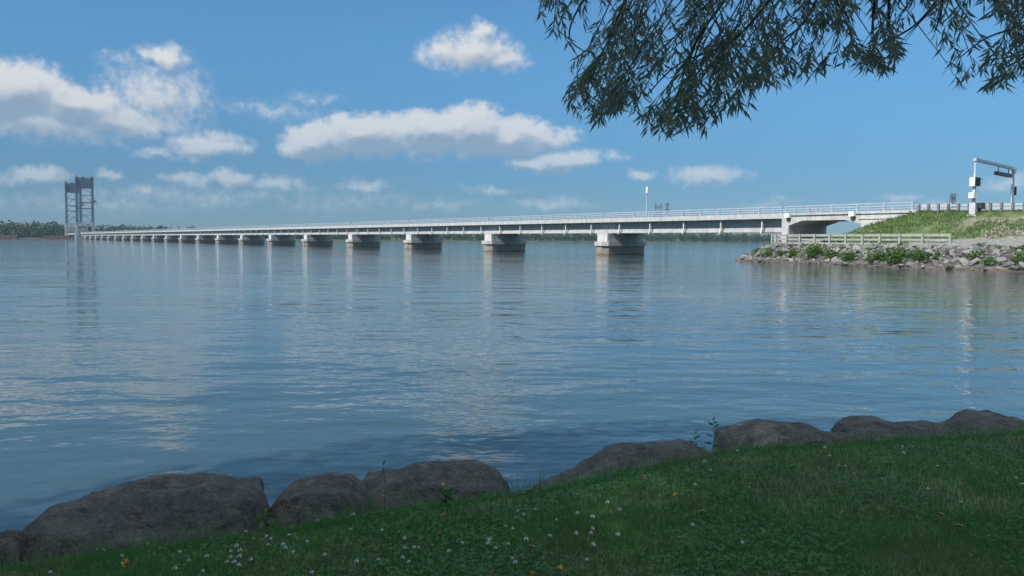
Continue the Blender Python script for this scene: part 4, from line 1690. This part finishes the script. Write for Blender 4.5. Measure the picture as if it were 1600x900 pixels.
yh = yellow_head()
YEL = [(745, 741, 0.20, 'yellow flower highest against the long low boulder'), (692, 757, 0.16, 'yellow flower at the foot of the long low boulder'),
       (694, 803, 0.07, 'yellow flower in the grass below the long low boulder'), (686, 833, 0.06, 'yellow flower among white clover in mid lawn'),
       (466, 793, 0.11, 'orange yellow flower before the grey streaked boulder'), (1054, 773, 0.06, 'lone yellow flower in the lawn under the leafy weeds'),
       (832, 896, 0.06, 'yellow flower at the bottom edge of the photograph'), (875, 887, 0.06, 'yellow flower second along the bottom edge'),
       (198, 882, 0.12, 'tall golden flower at the lower left before the largest boulder')]
for i, (px, py, hs, lab) in enumerate(YEL):
    g0 = lawn_pt(px, py + hs * 250)
    p = at(px, py, g0.y)
    o = empty('yellow_flower', p, random.uniform(0, 6), lab, 'flower', 'yellow flowers in the lawn')
    h_ = link('flower_head', yh, o)
    h_.rotation_euler = (-0.5, random.uniform(-.3, .3), 0)
    if 'tall golden' in lab:
        h_.scale = (1.5, 1.5, 3.2)
    b_ = MB()
    b_.tube([(0, 0, -hs - 0.03), (0.01, 0, -hs * 0.5), (0, 0, 0)], 0.0015, 5)
    b_.build('stem', 'weed_leaf', o)

LEAF = [(1003, 758, 'reddish fallen leaf near the boulder under the weeds'), (1096, 816, 'tan curled fallen leaf beside a white clover flower'),
        (1497, 838, 'pale fallen leaf at the lower right of the lawn'), (1467, 819, 'orange fallen leaf just above the pale one'),
        (1523, 723, 'pinkish fallen leaf at the right below the humped boulder'), (1545, 710, 'orange fallen leaf farthest right'),
        (1168, 777, 'dull brown fallen leaf in the middle of the lawn'), (830, 873, 'reddish fallen leaf near the bottom middle'),
        (825, 781, 'brown fallen leaf where the lawn meets the water gap')]
for i, (px, py, lab) in enumerate(LEAF):
    p = lawn_pt(px, py)
    b_ = MB()
    L_ = random.uniform(0.025, 0.04)
    w_ = L_ * 0.2
    b_.add([(-L_, 0, 0.0), (-L_ * 0.3, w_, 0.012), (L_ * 0.5, w_ * 0.8, 0.014), (L_, 0, 0.004), (L_ * 0.5, -w_ * 0.8, 0.012), (-L_ * 0.3, -w_, 0.016), (0.0, 0, 0.0)],
           [(0, 6, 1), (1, 6, 2), (2, 6, 3), (3, 6, 4), (4, 6, 5), (5, 6, 0)])
    o = b_.build('fallen_leaf', 'dead_leaf', None, True, (p.x, p.y, p.z + 0.06))
    o.rotation_euler = (0.25, 0.15, random.uniform(-0.6, 0.6))
    tag(o, lab, 'leaf', 'fallen leaves on the lawn')

WEED = [(1034, 676, 702, 'fine'), (1050, 666, 700, 'fine'), (1086, 678, 702, 'broad'), (1114, 657, 703, 'broad'), (600, 722, 795, 'stalk'), (413, 800, 822, 'broad'), (700, 765, 785, 'fine')]
WLAB = ['feathery weed, first of the row on the boulder rising to the right', 'taller feathery weed beside the first one on the same boulder',
        'short broad leaved weed between the feathery weeds and the tallest one', 'tallest broad leaved weed beside the square ended boulder',
        'thin dry stalk in front of the long low boulder', 'small broad leaved weed at the foot of the largest boulder', 'small feathery weed below the long low boulder']
for (px, pt_, pb2, kind), lab in zip(WEED, WLAB):
    g0 = lawn_pt(px, pb2 + 8)
    yy = g0.y
    base = at(px, pb2 + 6, yy)
    tp = at(px, pt_, yy)
    H = tp.z - base.z
    o = empty('weed_plant', base, 0, lab, 'plant', 'weeds along the lawn edge')
    b_ = MB()
    b_.tube([(0, 0, -0.05), (0.01, 0, H * 0.5), (-0.005, 0, H)], [0.003, 0.0022, 0.0012], 6)
    b_.build('stem', 'weed_leaf', o)
    r = np.random.default_rng(int(px))
    if kind == 'broad':
        Ps, As, Ls, Ws = [], [], [], []
        for k in range(12):
            z = H * (0.25 + 0.75 * k / 11)
            a = k * 2.4 + r.uniform(-.3, .3)
            Ps.append((0, 0, z))
            As.append((math.cos(a), math.sin(a), 0.35 if k > 3 else -0.15))
            Ls.append(0.085 * (1.1 - 0.5 * k / 11))
            Ws.append(0.024)
        v, f = leaf_cards(np.array(Ps), np.array(As), np.array(Ls), np.array(Ws), r)
    elif kind == 'fine':
        n = 60
        z = H * r.uniform(0.15, 1.0, n)
        a = r.uniform(0, 6.28, n)
        v, f = leaf_cards(np.stack([0 * z, 0 * z, z], -1), np.stack([np.cos(a), np.sin(a), r.uniform(0.1, 0.9, n)], -1), 0.06 * (1.1 - 0.4 * z / H), np.full(n, 0.009), r)
    else:
        n = 14
        z = H * r.uniform(0.75, 1.0, n)
        a = r.uniform(0, 6.28, n)
        v, f = leaf_cards(np.stack([0 * z, 0 * z, z], -1), np.stack([np.cos(a), np.sin(a), 0 * a + 1.2], -1), np.full(n, 0.03), np.full(n, 0.006), r)
    link('leaves', np_mesh('leaves', v, [f], 'weed_leaf'), o)

# ------------------------------------------------------------------ the willow over the near bank
TR = Vector((-3.6, -4.6, 0.0))
tz = float(lawn_h(np.array([TR.x]), np.array([TR.y]))[0])
willow = empty('willow_tree', (TR.x, TR.y, tz), 0, 'willow whose dark drooping branches hang into the sky from above', 'tree')
o3 = Vector((TR.x, TR.y, tz))
b_ = MB()
b_.tube([Vector((0, 0, -0.2)), Vector((0.05, 0, 0.6)), Vector((0.15, 0.1, 2.0)), Vector((0.3, 0.3, 3.6))], [0.55, 0.42, 0.36, 0.33], 16)
b_.build('trunk', 'bark', willow, True)
LIMBS = [[(-3.3, -4.3, 4.4), (-1.0, -1.0, 6.4), (2.0, 3.0, 7.2), (5.0, 6.0, 6.6), (6.5, 7.0, 5.9)],
         [(-3.3, -4.3, 4.4), (1.0, -2.5, 6.3), (5.0, 2.0, 7.2), (8.5, 5.5, 6.8)],
         [(-3.3, -4.3, 4.4), (-5.5, -3.5, 8.6), (-9.5, -1.0, 13.6)],
         [(-3.3, -4.3, 4.4), (-4.0, -2.0, 9.0), (-3.5, 0.5, 14.0)],
         [(-3.3, -4.3, 4.4), (-6.5, -5.0, 10.0), (-8.5, -5.0, 14.5)],
         [(-3.3, -4.3, 4.4), (-7.5, -3.0, 9.2), (-13.0, -2.0, 12.0)]]


def curve_pts(ctrl, n=14):
    c = np.array(ctrl, dtype=float)
    tt = np.linspace(0, len(c) - 1, n)
    out = []
    for t_ in tt:
        i = min(int(t_), len(c) - 2)
        fr = t_ - i
        p0, p1, p2, p3 = c[max(i - 1, 0)], c[i], c[i + 1], c[min(i + 2, len(c) - 1)]
        out.append(0.5 * ((2 * p1) + (-p0 + p2) * fr + (2 * p0 - 5 * p1 + 4 * p2 - p3) * fr ** 2 + (-p0 + 3 * p1 - 3 * p2 + p3) * fr ** 3))
    return [Vector(p) for p in out]


for L_ in LIMBS:
    pts = [p - o3 for p in curve_pts(L_)]
    b_ = MB()
    b_.tube(pts, list(np.linspace(0.24, 0.04, len(pts))), 9)
    b_.build('limb', 'bark', willow, True)

# crown overhead: many leaves through its volume, kept above the sight lines of the open view
N = 70000
u = unit(rng.normal(size=(N, 3))) * (rng.uniform(0.1, 1, (N, 1)) ** 0.5)
C = u * np.array([8.2, 5.6, 3.8]) + np.array([-7.0, -2.0, 12.8])
cn = np.array([mnoise.noise(Vector(c) * 0.55) for c in C])
el_ = (C[:, 2] - 2.65) / np.maximum(C[:, 1], 0.1)
front = C[:, 1] > 0.5
ok = (cn > -0.28) & ~(front & (el_ < 0.55))
C = C[ok]
ax = np.stack([rng.normal(0, 0.5, len(C)), rng.normal(0, 0.5, len(C)), -np.ones(len(C)) * 0.8], -1)
v, f = leaf_cards(C, ax, rng.uniform(0.20, 0.34, len(C)), rng.uniform(0.065, 0.095, len(C)), rng)
link('crown', np_mesh('crown', v - np.array(o3), [f], 'willow_leaf'), willow)

# drooping branches in view; the underside of the leaf mass follows this outline
BX = [820, 838, 850, 868, 880, 900, 935, 965, 985, 1005, 1015, 1050, 1080, 1105, 1130, 1165, 1180, 1200, 1237, 1255, 1290, 1330, 1362, 1400, 1418, 1430, 1455, 1475, 1495, 1550, 1600, 1660]
BY = [-30, 12, 45, 150, 165, 178, 186, 170, 165, 195, 204, 202, 192, 196, 175, 168, 140, 125, 136, 118, 104, 98, 108, 100, 75, 55, 40, 105, 130, 134, 126, 130]
HOLES = [(1103, 138, 17, 18), (1117, 20, 14, 17), (1040, 135, 16, 12), (1430, 40, 26, 24), (1400, 20, 16, 18), (872, 72, 16, 8), (1350, 45, 26, 20), (1300, 60, 12, 12), (1000, 95, 14, 10), (1160, 75, 12, 16), (960, 60, 10, 8), (1240, 70, 10, 8), (1530, 60, 16, 8), (1215, 25, 10, 12), (925, 150, 8, 8), (1150, 130, 8, 12), (880, 118, 14, 7)]
twigs = MB()
LV, LA, LLn, LW = [], [], [], []
rw = random.Random(21)


def in_hole(px, py):
    for (hx, hy, ra, rb_) in HOLES:
        if ((px - hx) / ra) ** 2 + ((py - hy) / rb_) ** 2 < 1:
            return True
    return False


def add_shoot(tip, length, ang, nleaf, dense=1.0):
    """a drooping shoot that ends at tip"""
    hd = Vector((math.cos(ang), math.sin(ang), 0))
    pts = []
    for k in range(6):
        s = k / 5
        back = length * (1 - s)
        pts.append(tip + Vector((0, 0, 1)) * (back * (0.55 + 0.25 * (1 - s))) - hd * (back * 0.62 * (1 - 0.35 * (1 - s))))
    twigs.tube(pts, [0.0035, 0.003, 0.0026, 0.0022, 0.0018, 0.001], 4, False)
    for k in range(nleaf):
        s = 0.12 + 0.88 * (k + rw.random() * 0.5) / nleaf
        i = min(int(s * 5), 4)
        fr = s * 5 - i
        p = pts[i].lerp(pts[i + 1], fr)
        d = (pts[i + 1] - pts[i]).normalized()
        a = rw.uniform(0, 6.28)
        sd = Vector((math.cos(a), math.sin(a), rw.uniform(-0.9, 0.1)))
        ax_ = d * 0.75 + sd * 0.75 + Vector((0, 0, -0.35))
        LV.append(tuple(p))
        LA.append(tuple(ax_))
        LLn.append(rw.uniform(0.075, 0.135))
        LW.append(rw.uniform(0.012, 0.0185))



def yb_at(px):
    return float(np.interp(px, BX, BY))


nb = 0
tries = 0
while nb < 116 and tries < 6000:
    tries += 1
    px = rw.uniform(838, 1680)
    yb = yb_at(px)
    py = yb - rw.uniform(3, 18) if rw.random() < 0.5 else rw.uniform(-70, yb - 12)
    if in_hole(px, py) or (px > 1440 and rw.random() < 0.45):
        continue
    y = rw.uniform(5.2, 7.4)
    # the branchlet comes down from above, from the right in the left half and from either side in the right half
    side = rw.uniform(0.1, 0.9) if px < 1150 else rw.uniform(-0.7, 0.9)
    lpx = rw.uniform(120, 230)
    ctrl = []
    for k in range(5):
        s_ = 1 - k / 4
        ctrl.append(tuple(at(px + side * lpx * (s_ ** 1.4) * 1.1, py - lpx * s_ * (0.55 + 0.45 * s_), y + 0.35 * s_)))
    pts = curve_pts(ctrl, 15)
    twigs.tube(pts, list(np.linspace(0.0065, 0.002, 15)), 5, False)
    for k in range(3, 15):
        p = pts[k]
        pr = project(p)
        if pr is None or pr[1] > yb_at(pr[0]) + 4 or in_hole(pr[0], pr[1]):
            continue
        d = (pts[min(k + 1, 14)] - pts[k - 1]).normalized()
        nsh = 1 if k < 14 else 2
        for _ in range(nsh):
            ang = rw.uniform(0, 6.28)
            sd = Vector((math.cos(ang), 0.7 * math.sin(ang), rw.uniform(-0.5, 0.35)))
            L_ = rw.uniform(0.10, 0.24)
            ds = (d * 0.5 + sd * 0.8 + Vector((0, 0, -0.25))).normalized()
            q1 = p + ds * L_ * 0.55
            q2 = p + ds * L_ + Vector((0, 0, -0.22 * L_))
            pe = project(q2)
            if pe is None or pe[1] > yb_at(pe[0]) + 8 or in_hole(pe[0], pe[1]):
                continue
            twigs.tube([p, q1, q2], [0.0022, 0.0017, 0.0009], 4, False)
            nl = rw.randint(7, 10)
            for j in range(nl):
                f_ = 0.1 + 0.9 * (j + rw.random() * 0.6) / nl
                bp_ = p.lerp(q1, f_ / 0.55) if f_ < 0.55 else q1.lerp(q2, min(1, (f_ - 0.55) / 0.45))
                a2 = rw.uniform(0, 6.28)
                sv = Vector((math.cos(a2), math.sin(a2), rw.uniform(-1.1, 0.25)))
                ax_ = ds * 0.6 + sv * 0.95 + Vector((0, 0, -0.30))
                LV.append(tuple(bp_))
                LA.append(tuple(ax_))
                LLn.append(rw.uniform(0.07, 0.125))
                LW.append(rw.uniform(0.014, 0.021))
    nb += 1
# bare twigs that carry the shoots
TW = [[(1180, -60), (1110, 30), (1085, 90), (1078, 120), (1070, 140)], [(1180, -60), (1090, 60), (1062, 138), (1055, 160)], [(1110, 80), (1130, 105), (1108, 125), (1120, 160)],
      [(1300, -60), (1260, 30), (1215, 70), (1180, 120)], [(1500, -50), (1440, 30), (1395, 60), (1370, 70)], [(1390, -60), (1388, 30), (1384, 45), (1360, 60)],
      [(1366, 5), (1363, 45), (1362, 55)], [(1700, 10), (1600, 40), (1540, 60), (1500, 90)], [(1700, 60), (1600, 85), (1530, 95)], [(1640, 60), (1590, 95), (1560, 110)],
      [(1000, -60), (960, 40), (930, 110), (910, 150)], [(950, -60), (900, 20), (890, 60), (912, 80)], [(1240, -50), (1150, 60), (1060, 100), (1010, 150)], [(1476, -40), (1470, 20), (1460, 50)]]
for tw in TW:
    y = rw.uniform(5.6, 7.0)
    ctrl = [tuple(at(px, py, y + 0.25 * k)) for k, (px, py) in enumerate(tw)]
    pts = curve_pts(ctrl, 12)
    twigs.tube(pts, list(np.linspace(0.011, 0.004, 12)), 6, False)
for v_i in range(len(twigs.v)):
    x, y, z = twigs.v[v_i]
    twigs.v[v_i] = (x - o3.x, y - o3.y, z - o3.z)
me = bpy.data.meshes.new('twigs')
me.from_pydata(twigs.v, [], twigs.f)
me.materials.append(MAT['twig'])
link('twigs', me, willow)
v, f = leaf_cards(np.array(LV), np.array(LA), np.array(LLn), np.array(LW), rng)
link('hanging_leaves', np_mesh('hanging_leaves', v - np.array(o3), [f], 'willow_leaf'), willow)

# ------------------------------------------------------------------ air
m = bpy.data.materials.new('haze')
m.use_nodes = True
mt = NT(m.node_tree)
m.node_tree.nodes.remove(m.node_tree.nodes['Principled BSDF'])
pv = mt.n('ShaderNodeVolumePrincipled')
pv.inputs['Color'].default_value = (0.55, 0.76, 1.0, 1)
pv.inputs['Density'].default_value = 0.00009
pv.inputs['Anisotropy'].default_value = 0.0
mt.link(pv.outputs[0], m.node_tree.nodes['Material Output'].inputs['Volume'])
MAT['haze'] = m
b_ = MB()
b_.box((-2010, -160, -2.7), (2010, 2360, 85.0))
tag(b_.build('haze', 'haze'), 'thin bluish summer haze over the water', kind='stuff')
